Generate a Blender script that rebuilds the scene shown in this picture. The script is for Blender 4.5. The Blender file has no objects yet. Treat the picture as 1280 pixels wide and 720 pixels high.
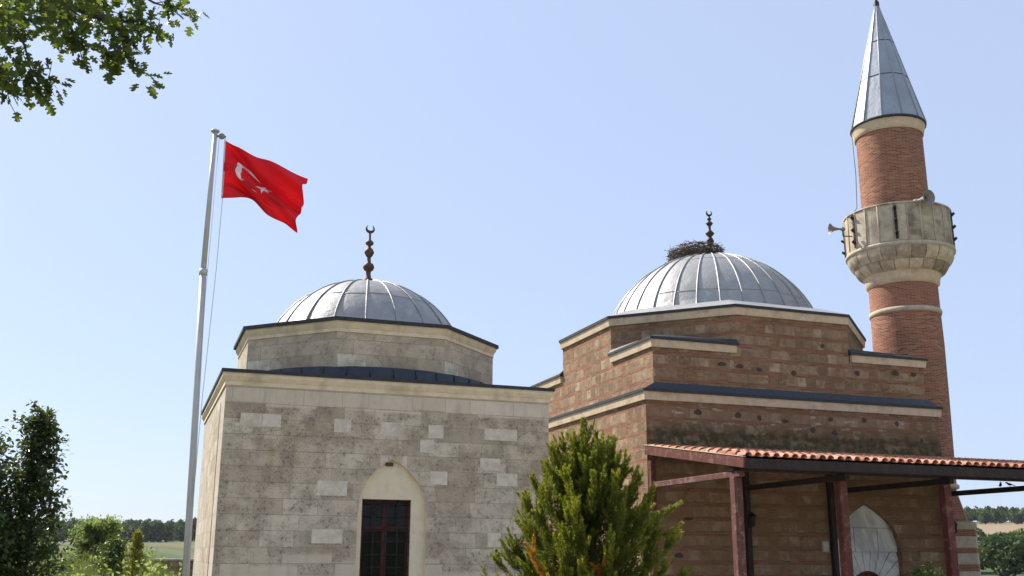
import bpy, bmesh, math, random
import numpy as np
from mathutils import Vector, Matrix
PI = math.pi
R = math.radians
rng = np.random.default_rng(7)
random.seed(7)
S = bpy.context.scene
COL = S.collection

# ---------------------------------------------------------------- camera, sky, sun, exposure
cam = bpy.data.cameras.new('camera')
cam.sensor_width = 36.0
cam.lens = 36.18
cam.clip_start = 0.05
cam.clip_end = 6000
co = bpy.data.objects.new('camera', cam)
COL.objects.link(co)
TH, RO = R(14.6275), R(0.317)
r0 = Vector((1, 0, 0)); u0 = Vector((0, -math.sin(TH), math.cos(TH))); f0 = Vector((0, math.cos(TH), math.sin(TH)))
rr = r0*math.cos(RO) + u0*math.sin(RO); uu = u0*math.cos(RO) - r0*math.sin(RO)
mw = Matrix(((rr.x, uu.x, -f0.x, 0), (rr.y, uu.y, -f0.y, 0), (rr.z, uu.z, -f0.z, 2.2), (0, 0, 0, 1)))
co.matrix_world = mw
S.camera = co

SUN_AZ, SUN_EL = -52.0, 45.0
w = bpy.data.worlds.new('World'); S.world = w; w.use_nodes = True
sk = w.node_tree.nodes.new('ShaderNodeTexSky')
sk.sky_type = 'NISHITA'; sk.sun_disc = False
sk.sun_elevation = R(SUN_EL); sk.sun_rotation = R(SUN_AZ)
sk.altitude = 50; sk.air_density = 1.0; sk.dust_density = 1.0; sk.ozone_density = 4.0
sky_flatten = w.node_tree.nodes.new('ShaderNodeMix'); sky_flatten.data_type = 'RGBA'; sky_flatten.clamp_result = False   # constant pale blue mixed into the sky light to flatten its gradient
sky_flatten.inputs[0].default_value = 0.68; sky_flatten.inputs[7].default_value = (4.2, 4.95, 6.7, 1)
w.node_tree.links.new(sk.outputs[0], sky_flatten.inputs[6]); w.node_tree.links.new(sky_flatten.outputs[2], w.node_tree.nodes['Background'].inputs[0])
w.node_tree.nodes['Background'].inputs[1].default_value = 0.10
sl = bpy.data.lights.new('sun', 'SUN'); sl.energy = 5.0; sl.angle = R(0.53); sl.color = (1.0, 0.95, 0.87)
so = bpy.data.objects.new('sun', sl); COL.objects.link(so)
sd = Vector((math.sin(R(SUN_AZ))*math.cos(R(SUN_EL)), math.cos(R(SUN_AZ))*math.cos(R(SUN_EL)), math.sin(R(SUN_EL))))
so.rotation_euler = sd.to_track_quat('Z', 'Y').to_euler()
S.view_settings.view_transform = 'Standard'; S.view_settings.look = 'None'
S.view_settings.exposure = 0.66; S.view_settings.gamma = 1.0
S.render.engine = 'CYCLES'
S.cycles.max_bounces = 8; S.cycles.transparent_max_bounces = 16
S.cycles.use_denoising = True

# ---------------------------------------------------------------- helpers
def tag(o, label=None, cat=None, group=None, kind=None):
    if label: o['label'] = label
    if cat: o['category'] = cat
    if group: o['group'] = group
    if kind: o['kind'] = kind
    return o

def empty(name, loc=(0, 0, 0), rz=0.0, label=None, cat=None, group=None):
    o = bpy.data.objects.new(name, None); COL.objects.link(o)
    o.location = loc; o.rotation_euler = (0, 0, rz); o.empty_display_size = .3
    return tag(o, label, cat, group)

class MB:
    """collects faces; build() links them as ONE mesh object"""
    def __init__(s): s.v = []; s.f = []; s.m = []; s.uv = []; s.sm = []
    def face(s, pts, m=0, uv=None, smooth=False):
        b = len(s.v); s.v += [tuple(p) for p in pts]; s.f.append(tuple(range(b, b+len(pts)))); s.m.append(m); s.uv.append(uv); s.sm.append(smooth)
    def mesh(s, vs, fs, m=0, smooth=False, uvs=None):
        b = len(s.v); s.v += [tuple(p) for p in vs]
        for k, f in enumerate(fs):
            s.f.append(tuple(b+i for i in f)); s.m.append(m); s.uv.append(uvs[k] if uvs else None); s.sm.append(smooth)
    def box(s, x0, x1, y0, y1, z0, z1, m=0):
        v = [(x0,y0,z0),(x1,y0,z0),(x1,y1,z0),(x0,y1,z0),(x0,y0,z1),(x1,y0,z1),(x1,y1,z1),(x0,y1,z1)]
        s.mesh(v, [(0,3,2,1),(4,5,6,7),(0,1,5,4),(1,2,6,5),(2,3,7,6),(3,0,4,7)], m)
    def cbox(s, x0, x1, y0, y1, z0, z1, c=.01, m=0):
        """box with chamfered edges"""
        bm = bmesh.new(); bmesh.ops.create_cube(bm, size=1)
        for v in bm.verts: v.co = Vector(((x0+x1)/2+v.co.x*(x1-x0), (y0+y1)/2+v.co.y*(y1-y0), (z0+z1)/2+v.co.z*(z1-z0)))
        bmesh.ops.bevel(bm, geom=bm.edges[:], offset=c, segments=1, affect='EDGES')
        bm.verts.index_update()
        s.mesh([v.co for v in bm.verts], [[v.index for v in f.verts] for f in bm.faces], m); bm.free()
    def prism(s, poly, z0, z1, m=0, top=True, bot=True, off=None):
        """poly ccw in plan; off: second outline for the top (frustum)"""
        n = len(poly); q = off or poly
        v = [(p[0], p[1], z0) for p in poly] + [(p[0], p[1], z1) for p in q]
        fs = [(i, (i+1) % n, n+(i+1) % n, n+i) for i in range(n)]
        if bot: fs.append(tuple(reversed(range(n))))
        if top: fs.append(tuple(range(n, 2*n)))
        s.mesh(v, fs, m)
    def bar(s, a, b, wx, wz, m=0, up=(0, 0, 1), c=0.008):
        a = Vector(a); b = Vector(b); d = (b-a).normalized(); u = Vector(up)
        x = d.cross(u).normalized(); z = x.cross(d).normalized()
        L = (b-a).length
        t = MB(); t.cbox(-wx/2, wx/2, 0, L, -wz/2, wz/2, c)
        s.mesh([a + x*p[0] + d*p[1] + z*p[2] for p in t.v], t.f, m)
    def tube(s, pts, rad, n=8, m=0, smooth=True, cap=True):
        pts = [Vector(p) for p in pts]
        if not hasattr(rad, '__len__'): rad = [rad]*len(pts)
        b = []; prev = None
        for i, p in enumerate(pts):
            d = (pts[min(i+1, len(pts)-1)] - pts[max(i-1, 0)]).normalized()
            if prev is None:
                prev = d.orthogonal().normalized()
            x = (prev - d*prev.dot(d)).normalized(); prev = x; y = d.cross(x)
            b += [p + (x*math.cos(2*PI*k/n) + y*math.sin(2*PI*k/n))*rad[i] for k in range(n)]
        fs = []
        for i in range(len(pts)-1):
            for k in range(n): fs.append((i*n+k, i*n+(k+1) % n, (i+1)*n+(k+1) % n, (i+1)*n+k))
        if cap: fs.append(tuple(reversed(range(n)))); fs.append(tuple(range(len(b)-n, len(b))))
        s.mesh(b, fs, m, smooth)
    def lathe(s, prof, n=48, m=0, smooth=True, cx=0, cy=0, cap0=False, cap1=False, rref=None, a0=0.0):
        """prof: [(r,z),...] bottom to top; UV u = angle*rref, v = length along the profile"""
        vs = []; 
        for (r, z) in prof:
            vs += [(cx+r*math.cos(a0+2*PI*k/n), cy+r*math.sin(a0+2*PI*k/n), z) for k in range(n)]
        rref = rref or max(p[0] for p in prof)
        L = [prof[0][1]]
        for i in range(1, len(prof)): L.append(L[-1]+math.dist(prof[i], prof[i-1]))
        fs = []; us = []
        for i in range(len(prof)-1):
            for k in range(n):
                fs.append((i*n+k, i*n+(k+1) % n, (i+1)*n+(k+1) % n, (i+1)*n+k))
                u1 = rref*2*PI*k/n; u2 = rref*2*PI*(k+1)/n
                us.append([(u1, L[i]), (u2, L[i]), (u2, L[i+1]), (u1, L[i+1])])
        s.mesh(vs, fs, m, smooth, us)
        if cap0: s.face([vs[k] for k in reversed(range(n))], m)
        if cap1: s.face([vs[len(vs)-n+k] for k in range(n)], m)
    def build(s, name, mats, parent=None, sharp=None):
        me = bpy.data.meshes.new(name); me.from_pydata([tuple(v) for v in s.v], [], s.f)
        if not isinstance(mats, (list, tuple)): mats = [mats]
        for m in mats: me.materials.append(m)
        me.polygons.foreach_set('material_index', s.m)
        me.polygons.foreach_set('use_smooth', s.sm)
        uvl = me.uv_layers.new(name='UVMap'); data = uvl.data
        for p in me.polygons:
            uv = s.uv[p.index]
            if uv:
                for li, c in zip(p.loop_indices, uv): data[li].uv = c
            else:
                n = p.normal
                if abs(n.z) > .72: ex = Vector((1, 0, 0)); ey = Vector((0, 1, 0))
                else: ex = Vector((-n.y, n.x, 0)).normalized(); ey = Vector((0, 0, 1))
                for li in p.loop_indices:
                    c = me.vertices[me.loops[li].vertex_index].co
                    data[li].uv = (c.dot(ex), c.dot(ey))
        if sharp is not None and any(s.sm): me.set_sharp_from_angle(angle=R(sharp))
        me.update()
        o = bpy.data.objects.new(name, me); COL.objects.link(o)
        if parent: o.parent = parent
        return o

def scatter(name, tv, tf, C, X, Z, Sz, tint, mat, parent=None):
    """many small leaf-like faces as one mesh: template verts tv, faces tf, centres C, axes X (length) and Z (normal), sizes, tint attribute"""
    C = np.asarray(C, float); n = len(C)
    X = np.asarray(X, float); X /= np.linalg.norm(X, axis=1)[:, None]+1e-9
    Z = np.asarray(Z, float); Y = np.cross(Z, X); Y /= np.linalg.norm(Y, axis=1)[:, None]+1e-9; Z = np.cross(X, Y)
    tv = np.asarray(tv, float); k = len(tv)
    Sz = np.asarray(Sz, float).reshape(n, -1)
    if Sz.shape[1] == 1: Sz = np.repeat(Sz, 3, 1)
    V = C[:, None] + X[:, None]*(tv[None, :, 0, None]*Sz[:, None, 0:1]) + Y[:, None]*(tv[None, :, 1, None]*Sz[:, None, 1:2]) + Z[:, None]*(tv[None, :, 2, None]*Sz[:, None, 2:3])
    V = V.reshape(-1, 3)
    me = bpy.data.meshes.new(name)
    me.vertices.add(len(V)); me.vertices.foreach_set('co', V.astype(np.float32).ravel())
    lens = np.array([len(f) for f in tf]); flat = np.concatenate([np.array(f) for f in tf])
    loops = (flat[None] + (np.arange(n)*k)[:, None]).ravel()
    me.loops.add(len(loops)); me.loops.foreach_set('vertex_index', loops.astype(np.int32))
    tl = np.tile(lens, n); st = np.concatenate([[0], np.cumsum(tl)[:-1]])
    me.polygons.add(len(tl)); me.polygons.foreach_set('loop_start', st.astype(np.int32)); me.polygons.foreach_set('loop_total', tl.astype(np.int32))
    me.update(calc_edges=True); me.validate()
    at = me.attributes.new('tint', 'FLOAT', 'POINT'); at.data.foreach_set('value', np.repeat(np.asarray(tint, float), k).astype(np.float32))
    me.materials.append(mat)
    o = bpy.data.objects.new(name, me); COL.objects.link(o)
    if parent: o.parent = parent
    return o

# ---------------------------------------------------------------- materials
class NT:
    def __init__(s, name):
        s.mat = bpy.data.materials.new(name); s.mat.use_nodes = True
        s.t = s.mat.node_tree; s.n = s.t.nodes; s.b = s.n['Principled BSDF']; s.out = s.n['Material Output']
        s.b.inputs['Specular IOR Level'].default_value = .3
    def L(s, a, b): s.t.links.new(a, b)
    def inp(s, sock, v):
        if hasattr(v, 'is_output') or hasattr(v, 'links'): s.L(v, sock)
        elif v is not None:
            if sock.type == 'RGBA' and len(v) == 3: v = (*v, 1)
            sock.default_value = v
    def node(s, t, **k):
        n = s.n.new(t)
        for a, b in k.items(): setattr(n, a, b)
        return n
    def math(s, op, a, b=None, c=None, clamp=False):
        n = s.node('ShaderNodeMath', operation=op, use_clamp=clamp); s.inp(n.inputs[0], a)
        if b is not None: s.inp(n.inputs[1], b)
        if c is not None: s.inp(n.inputs[2], c)
        return n.outputs[0]
    def mix(s, f, a, b, mode='MIX'):
        n = s.node('ShaderNodeMix', data_type='RGBA', blend_type=mode); s.inp(n.inputs[0], f); s.inp(n.inputs[6], a); s.inp(n.inputs[7], b); return n.outputs[2]
    def noise(s, vec, scale, detail=4, rough=.55, dist=0, col=False):
        n = s.node('ShaderNodeTexNoise'); s.inp(n.inputs['Vector'], vec); n.inputs['Scale'].default_value = scale
        n.inputs['Detail'].default_value = detail; n.inputs['Roughness'].default_value = rough; n.inputs['Distortion'].default_value = dist
        return n.outputs['Color' if col else 'Fac']
    def ramp(s, f, stops, interp='LINEAR'):
        n = s.node('ShaderNodeValToRGB'); s.inp(n.inputs[0], f); r = n.color_ramp; r.interpolation = interp
        while len(r.elements) < len(stops): r.elements.new(.5)
        for e, (p, c) in zip(r.elements, stops):
            e.position = p; e.color = (*c, 1) if hasattr(c, '__len__') else (c, c, c, 1)
        return n.outputs[0]
    def step(s, f, a, b):
        n = s.node('ShaderNodeMapRange', interpolation_type='SMOOTHSTEP'); s.inp(n.inputs[0], f); n.inputs[1].default_value = a; n.inputs[2].default_value = b; return n.outputs[0]
    def uv(s): return s.node('ShaderNodeUVMap', uv_map='UVMap').outputs[0]
    def obj(s): return s.node('ShaderNodeTexCoord').outputs['Object']
    def sep(s, v): n = s.node('ShaderNodeSeparateXYZ'); s.inp(n.inputs[0], v); return n.outputs
    def comb(s, x, y, z=0.0): n = s.node('ShaderNodeCombineXYZ'); s.inp(n.inputs[0], x); s.inp(n.inputs[1], y); s.inp(n.inputs[2], z); return n.outputs[0]
    def brick(s, vec, w_, h, mortar=.01, smooth=.1, offset=.5, squash=1.0, sqf=2, freq=2):
        n = s.node('ShaderNodeTexBrick', offset=offset, squash=squash, squash_frequency=sqf, offset_frequency=freq); s.inp(n.inputs['Vector'], vec)
        n.inputs['Color1'].default_value = (0, 0, 0, 1); n.inputs['Color2'].default_value = (1, 1, 1, 1); n.inputs['Mortar'].default_value = (.5, .5, .5, 1)
        n.inputs['Scale'].default_value = 1; n.inputs['Mortar Size'].default_value = mortar; n.inputs['Mortar Smooth'].default_value = smooth
        n.inputs['Brick Width'].default_value = w_; n.inputs['Row Height'].default_value = h
        return n.outputs['Color'], n.outputs['Fac']
    def bump(s, h, dist=.01, strength=1.0):
        n = s.node('ShaderNodeBump'); n.inputs['Distance'].default_value = dist; n.inputs['Strength'].default_value = strength
        s.inp(n.inputs['Height'], h); s.L(n.outputs[0], s.b.inputs['Normal']); return n
    def done(s, col, rough=.85, metal=0.0, spec=None):
        s.inp(s.b.inputs['Base Color'], col); s.inp(s.b.inputs['Roughness'], rough); s.inp(s.b.inputs['Metallic'], metal)
        if spec is not None: s.b.inputs['Specular IOR Level'].default_value = spec
        return s.mat

def m_ashlar(name, lo, hi, light=.93, row=.293, bw=.62, pit=1.0, seed=0.0, off=0.0, clean=None):
    s = NT(name); uv = s.uv(); o = s.sep(uv)
    ro = s.math('FLOOR', s.math('DIVIDE', o[1], row))
    jit = s.math('MULTIPLY', s.math('SINE', s.math('MULTIPLY', ro, 12.9+seed)), 1.7)
    wob = s.math('MULTIPLY', s.math('SINE', s.math('ADD', s.math('MULTIPLY', o[0], 3.1), s.math('MULTIPLY', ro, 5.7))), .13)
    u = s.math('ADD', s.math('ADD', o[0], jit), wob)
    v = s.math('ADD', o[1], off)
    c, f = s.brick(s.comb(u, v), bw, row, .006, .3, .37)
    nL = s.noise(uv, .55, 4, .6); nM = s.noise(uv, 2.6, 6, .65); nF = s.noise(uv, 13, 5, .75); nS = s.noise(uv, 34, 3, .7)
    base = s.ramp(c, [(0, lo), (.35, tuple(a*.55+b*.45 for a, b in zip(lo, hi))), (.8, tuple(a*.35+b*.65 for a, b in zip(lo, hi))), (light, hi), (1, tuple(min(.75, b*1.18) for b in hi))])
    base = s.mix(s.math('MULTIPLY', s.step(nM, .38, .66), .5), base, tuple(a*.68 for a in lo))
    base = s.mix(s.math('MULTIPLY', s.step(nL, .4, .68), .35), base, (lo[0]*.95, lo[1]*.8, lo[2]*.62))
    if clean:     # the top course and the plinth were cleaned or renewed; the middle is weathered brown
        cl = s.math('MAXIMUM', s.step(s.math('ADD', o[1], s.math('MULTIPLY', c, .12)), clean[1]-.03, clean[1]+.03), s.math('SUBTRACT', 1.0, s.step(s.math('ADD', o[1], s.math('MULTIPLY', c, .55)), clean[0]-.05, clean[0]+.05)))
        keep = s.math('SUBTRACT', 1.0, s.math('MULTIPLY', cl, .85))
        base = s.mix(s.math('MULTIPLY', s.math('MULTIPLY', s.step(nL, .36, .6), s.step(nM, .35, .6)), s.math('MULTIPLY', keep, .38)), base, (.26, .205, .145))
        base = s.mix(s.math('MULTIPLY', cl, .6), base, hi)
    # pitted dark lichen specks
    spk = s.math('MULTIPLY', s.step(nF, .52, .62), s.step(nM, .40, .58))
    spk2 = s.math('MULTIPLY', s.step(nS, .57, .66), s.step(nL, .3, .55))
    if clean: spk = s.math('MULTIPLY', spk, keep); spk2 = s.math('MULTIPLY', spk2, keep)
    base = s.mix(s.math('MULTIPLY', spk, .62*pit), base, (.12, .10, .08))
    base = s.mix(s.math('MULTIPLY', spk2, .75*pit), base, (.07, .065, .055))
    # rain streaks under the cornice
    st = s.noise(s.comb(s.math('MULTIPLY', o[0], 5.0), s.math('MULTIPLY', o[1], .5)), 1.3, 4, .6)
    base = s.mix(s.math('MULTIPLY', s.step(st, .5, .75), .22), base, (.17, .15, .12))
    base = s.mix(s.math('MULTIPLY', f, .28), base, (.34, .29, .22))
    h = s.math('ADD', s.math('MULTIPLY', f, -.6), s.math('ADD', s.math('MULTIPLY', nF, .7), s.math('MULTIPLY', nS, .5)))
    s.bump(h, .012)
    return s.done(base, .9)

def m_masonry(name, dark=1.0, plaster=.0, P=.355, moss=None, warm=1.0):
    """courses of rough stone alternating with bands of thin brick"""
    s = NT(name); uv0 = s.uv()
    wn = s.sep(s.noise(uv0, 2.4, 4, .6, col=True)); o = s.sep(uv0)
    u = s.math('ADD', o[0], s.math('MULTIPLY', s.math('SUBTRACT', wn[0], .5), .26))
    v = s.math('ADD', o[1], s.math('MULTIPLY', s.math('SUBTRACT', wn[1], .5), .055))
    fr = s.math('FRACT', s.math('DIVIDE', v, P))
    ro = s.math('FLOOR', s.math('DIVIDE', v, P))
    u2 = s.math('ADD', u, s.math('MULTIPLY', s.math('SINE', s.math('MULTIPLY', ro, 7.3)), 1.3))
    sc, sf = s.brick(s.comb(u2, v), .31, P, .016, .25, .41, 1.0)
    bc, bf = s.brick(s.comb(u, v), .27, P*.14, .009, .2, .5)
    nL = s.noise(uv0, .8, 4, .6); nM = s.noise(uv0, 4.5, 5, .6); nF = s.noise(uv0, 13, 5, .75)
    stone = s.ramp(sc, [(0, (.20, .15, .105)), (.22, (.27, .21, .15)), (.42, (.33, .27, .195)), (.6, (.31, .225, .155)), (.8, (.36, .31, .235)), (1, (.47, .42, .33))])
    stone = s.mix(s.math('MULTIPLY', s.step(nM, .4, .66), .65), stone, (.15, .115, .08)); stone = s.mix(s.math('MULTIPLY', s.step(s.noise(uv0, 7.5, 5, .7), .5, .64), .4), stone, (.40, .33, .25))
    brk = s.ramp(bc, [(0, (.19, .095, .065)), (.5, (.29, .145, .10)), (.8, (.35, .185, .13)), (1, (.29, .20, .14))])
    brk = s.mix(s.math('MULTIPLY', bf, .6), brk, (.33, .25, .18))
    m = s.math('MULTIPLY', s.step(fr, .0, .05), s.math('SUBTRACT', 1.0, s.step(fr, .69, .74)))   # 1 = stone course
    stone = s.mix(s.math('MULTIPLY', sf, .7), stone, (.33, .26, .19))
    # some stones give way to brick infill
    inf = s.step(s.noise(s.comb(s.math('FLOOR', s.math('DIVIDE', u2, .31)), ro), 1.7, 0, 0), .62, .64)
    m2 = s.math('MULTIPLY', m, s.math('SUBTRACT', 1.0, s.math('MULTIPLY', inf, .8)))
    base = s.mix(m2, brk, stone)
    mort = s.math('MULTIPLY', s.math('SUBTRACT', 1.0, s.math('ABSOLUTE', s.math('SUBTRACT', s.math('MULTIPLY', m, 2.0), 1.0))), s.step(s.noise(uv0, 3.3, 5, .7), .42, .62))
    base = s.mix(s.math('MULTIPLY', mort, .75), base, (.42, .36, .28))
    base = s.mix(s.math('MULTIPLY', s.step(nL, .42, .7), .45), base, (.15*warm, .105, .07))
    base = s.mix(s.math('MULTIPLY', s.step(nF, .55, .72), .45), base, (.09, .065, .045))
    if plaster: base = s.mix(s.math('MULTIPLY', s.step(s.noise(uv0, 1.1, 5, .65), .40, .62), plaster), base, (.24, .165, .11))
    if moss:
        z0, z1 = moss
        g = s.math('SUBTRACT', 1.0, s.step(o[1], z0, z1)); g = s.math('MULTIPLY', g, s.step(o[1], z0-.9, z0-.5))
        base = s.mix(s.math('MULTIPLY', g, s.math('ADD', .35, s.math('MULTIPLY', s.step(nM, .35, .6), .6)), clamp=True), base, (.06, .062, .03))
        wl = s.math('MULTIPLY', s.step(s.noise(s.comb(s.math('MULTIPLY', o[0], .9), s.math('MULTIPLY', o[1], 4.0)), 1.9, 3, .5), .60, .66), s.math('MULTIPLY', s.step(nF, .42, .5), .8))
        base = s.mix(s.math('MULTIPLY', wl, s.step(o[1], z0, z1)), base, (.48, .45, .42))
    base = s.mix(1.0, base, (dark*1.04, dark*.87, dark*.69), 'MULTIPLY')
    h = s.math('ADD', s.math('MULTIPLY', s.math('ADD', s.math('MULTIPLY', sf, m2), s.math('MULTIPLY', bf, s.math('SUBTRACT', 1.0, m2))), -.9), s.math('ADD', s.math('MULTIPLY', nF, .8), s.math('MULTIPLY', nM, 1.2)))
    h = s.math('ADD', h, s.math('MULTIPLY', sc, .5))
    s.bump(h, .022)
    return s.done(base, .92)

def m_brick(name, row=.05, cols=None):
    s = NT(name); uv = s.uv()
    wn = s.sep(s.noise(uv, 2.2, 3, .5, col=True)); o = s.sep(uv)
    v = s.math('ADD', o[1], s.math('MULTIPLY', s.math('SUBTRACT', wn[1], .5), .018))
    c, f = s.brick(s.comb(o[0], v), .24, row, .011, .15, .5)
    base = s.ramp(c, cols or [(0, (.14, .04, .025)), (.4, (.28, .085, .05)), (.75, (.37, .12, .068)), (1, (.44, .22, .13))])
    nL = s.noise(uv, .7, 4, .6); nF = s.noise(uv, 22, 5, .7)
    base = s.mix(s.math('MULTIPLY', s.step(nL, .45, .7), .45), base, (.20, .085, .055))
    base = s.mix(s.math('MULTIPLY', f, .8), base, (.40, .26, .16))
    base = s.mix(s.math('MULTIPLY', s.step(nF, .56, .72), .4), base, (.12, .06, .04))
    s.bump(s.math('ADD', s.math('MULTIPLY', f, -1.0), s.math('ADD', s.math('MULTIPLY', nF, .5), s.math('MULTIPLY', c, .5))), .018)
    return s.done(base, .9)

def m_plain(name, col, rough=.8, var=.25, scale=6, dirt=None, metal=0.0, bump=.004, spec=None, dscale=2.5, damt=.6):
    s = NT(name); o = s.obj(); n = s.noise(o, scale, 6, .65); n2 = s.noise(o, dscale, 5, .6)
    base = s.mix(s.step(n, .25, .75), tuple(c*(1-var) for c in col), tuple(min(1, c*(1+var)) for c in col))
    if dirt: base = s.mix(s.math('MULTIPLY', s.step(n2, .48, .7), damt), base, dirt)
    if bump: s.bump(s.noise(o, scale*5, 5, .6), bump)
    return s.done(base, rough, metal, spec)

def m_lead(name, col, streak=(.52, .53, .54), rust=.0):
    s = NT(name); o = s.obj(); p = s.sep(o)
    n = s.noise(o, 1.6, 5, .6); n2 = s.noise(o, 7, 5, .65); n3 = s.noise(s.comb(s.math('MULTIPLY', p[0], 3.0), s.math('MULTIPLY', p[1], 3.0), s.math('MULTIPLY', p[2], .7)), 2.2, 4, .6)
    base = s.mix(s.step(n, .3, .7), col, tuple(c*.85 for c in col))
    base = s.mix(s.math('MULTIPLY', s.step(n3, .5, .75), .35), base, streak)
    base = s.mix(s.math('MULTIPLY', s.step(n2, .58, .75), .22), base, (.14, .145, .15))
    if rust: base = s.mix(s.math('MULTIPLY', s.step(s.noise(o, 2.3, 4, .6), .58, .68), rust), base, (.26, .17, .10))
    s.bump(s.math('ADD', n2, s.noise(o, 2.5, 2, .5)), .012)
    return s.done(base, s.math('ADD', .38, s.math('MULTIPLY', n2, .25)), .35, .5)

def m_wood(name, a, b, worn=(.30, .26, .22), amt=.4):
    s = NT(name); o = s.obj(); p = s.sep(o)
    gr = s.noise(s.comb(s.math('MULTIPLY', p[0], 14.0), s.math('MULTIPLY', p[1], 14.0), s.math('MULTIPLY', p[2], 1.6)), 1.0, 5, .6)
    base = s.mix(s.step(gr, .3, .7), a, b)
    base = s.mix(s.math('MULTIPLY', s.step(s.noise(o, 5, 6, .7), .52, .62), amt), base, worn)
    s.bump(gr, .006)
    return s.done(base, .7)

def m_leaf(name, stops, trans=.35, rough=.5, tcol=None):
    s = NT(name); a = s.node('ShaderNodeAttribute', attribute_name='tint').outputs['Fac']
    col = s.ramp(a, stops)
    s.done(col, rough, 0, .35)
    tr = s.node('ShaderNodeBsdfTranslucent'); s.inp(tr.inputs['Color'], s.mix(.5, col, tcol or (.30, .36, .04)))
    mx = s.node('ShaderNodeMixShader'); mx.inputs[0].default_value = trans
    s.L(s.b.outputs[0], mx.inputs[1]); s.L(tr.outputs[0], mx.inputs[2]); s.L(mx.outputs[0], s.out.inputs[0])
    return s.mat

M = {}
M['ashlar'] = m_ashlar('weathered_ashlar', (.46, .365, .26), (.72, .61, .46), bw=.70, pit=1.2, clean=(2.25, 5.03))
M['ashlar_pale'] = m_ashlar('pale_ashlar', (.50, .43, .33), (.66, .58, .45), pit=.35, seed=3, bw=1.0)
M['ashlar_drum'] = m_ashlar('drum_ashlar', (.44, .35, .245), (.72, .61, .46), seed=5, bw=.6, pit=.8)
M['new_block'] = m_plain('replacement_limestone', (.65, .56, .44), .85, .16, 9, (.46, .38, .28), bump=.003)
M['old_block'] = m_plain('dark_pitted_limestone', (.27, .22, .165), .9, .3, 14, (.14, .115, .085), bump=.012)
M['cream'] = m_plain('cream_limestone', (.74, .60, .41), .85, .10, 7, (.36, .27, .15), bump=.004, damt=.45)
M['cream_mosque'] = m_plain('buff_limestone', (.62, .48, .325), .85, .12, 7, (.38, .27, .17), bump=.004)
M['cream_niche'] = m_plain('niche_limestone', (.76, .64, .45), .85, .08, 6, (.46, .33, .15), bump=.003, damt=.35)
M['masonry'] = m_masonry('stone_and_brick_courses')
M['masonry_low'] = m_masonry('low_wall_courses', moss=(5.25, 5.75), plaster=.75)
M['socket'] = m_plain('dark_hollow', (.075, .055, .042), .95, .4, 20)  # dark tone stands in for the shade inside wall holes
M['ochre'] = m_plain('ochre_lichen_stone', (.26, .17, .06), .9, .4, 9, (.14, .1, .05))
M['brick'] = m_brick('minaret_brick')
M['brick_red'] = m_brick('minaret_red_brick', cols=[(0, (.22, .06, .035)), (.5, (.33, .10, .06)), (1, (.40, .16, .10))])
M['lead'] = m_lead('dome_lead', (.37, .36, .34), (.54, .53, .50))
M['lead_rust'] = m_lead('old_dome_lead', (.34, .335, .32), (.54, .53, .50), rust=.6)
M['lead_dark'] = m_lead('flashing_lead', (.038, .046, .056), (.09, .10, .115))
M['lead_edge'] = m_plain('lead_edge', (.035, .036, .038), .6, .3, 8, bump=.003)
M['lead_spire'] = m_lead('spire_lead', (.34, .365, .40), (.46, .48, .50))
M['balcony'] = m_plain('stained_balcony_stone', (.43, .35, .24), .9, .25, 5, (.12, .095, .065), bump=.008, dscale=1.7, damt=.75)
M['corbel'] = m_ashlar('corbel_stone', (.25, .20, .13), (.52, .45, .31), row=.33, bw=.46, pit=.6, seed=2)
M['ringstone'] = m_plain('pale_ring_stone', (.50, .42, .31), .85, .15, 6, (.28, .24, .17))
M['iron'] = m_plain('black_iron', (.025, .023, .022), .55, .3, 20, metal=.4, bump=.002)
M['rust'] = m_plain('rusty_copper', (.115, .062, .035), .6, .4, 14, (.05, .04, .04), metal=.4)
M['dark_bronze'] = m_plain('dark_bronze', (.06, .052, .038), .55, .4, 14, (.12, .09, .045), metal=.4)
M['wood'] = m_wood('red_brown_timber', (.085, .022, .014), (.15, .04, .025), (.24, .14, .10), .55)
M['wood_worn'] = m_wood('worn_timber', (.10, .033, .024), (.15, .055, .04), (.26, .20, .17), .55)
M['wood_black'] = m_wood('shaded_timber', (.022, .014, .012), (.04, .024, .02), (.07, .05, .045), .3)  # near-black tone carries the shade of fascia and porch underside
M['wood_win'] = m_wood('red_window_timber', (.05, .012, .009), (.08, .02, .013), (.2, .08, .05), .2)
M['dark_room'] = m_plain('dark_interior', (.02, .018, .016), .9, .3, 3)
M['pole'] = m_plain('painted_steel_pole', (.50, .485, .45), .45, .08, 3, (.46, .44, .41), bump=0)
M['rope'] = m_plain('white_rope', (.62, .62, .60), .8, .1, 10, bump=0)
M['plastic'] = m_plain('grey_horn_enamel', (.26, .24, .22), .5, .12, 8, (.17, .15, .13), bump=0)
M['box'] = m_plain('cream_enamel', (.5, .46, .36), .5, .1, 8, bump=0)
M['bark'] = m_plain('bark', (.12, .095, .07), .95, .4, 16, (.06, .05, .04), bump=.02)
M['twig'] = m_plain('nest_twig', (.15, .11, .075), .95, .6, 9, (.30, .24, .16), bump=0, dscale=4)
M['feather'] = m_plain('dark_feather', (.03, .03, .035), .6, .3, 10, bump=0)
M['flag_red'] = m_plain('red_flag_cloth', (.66, .016, .03), .75, .04, 60, bump=.001)
M['flag_white'] = m_plain('white_flag_cloth', (.86, .85, .85), .75, .04, 60, bump=.001)
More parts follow.
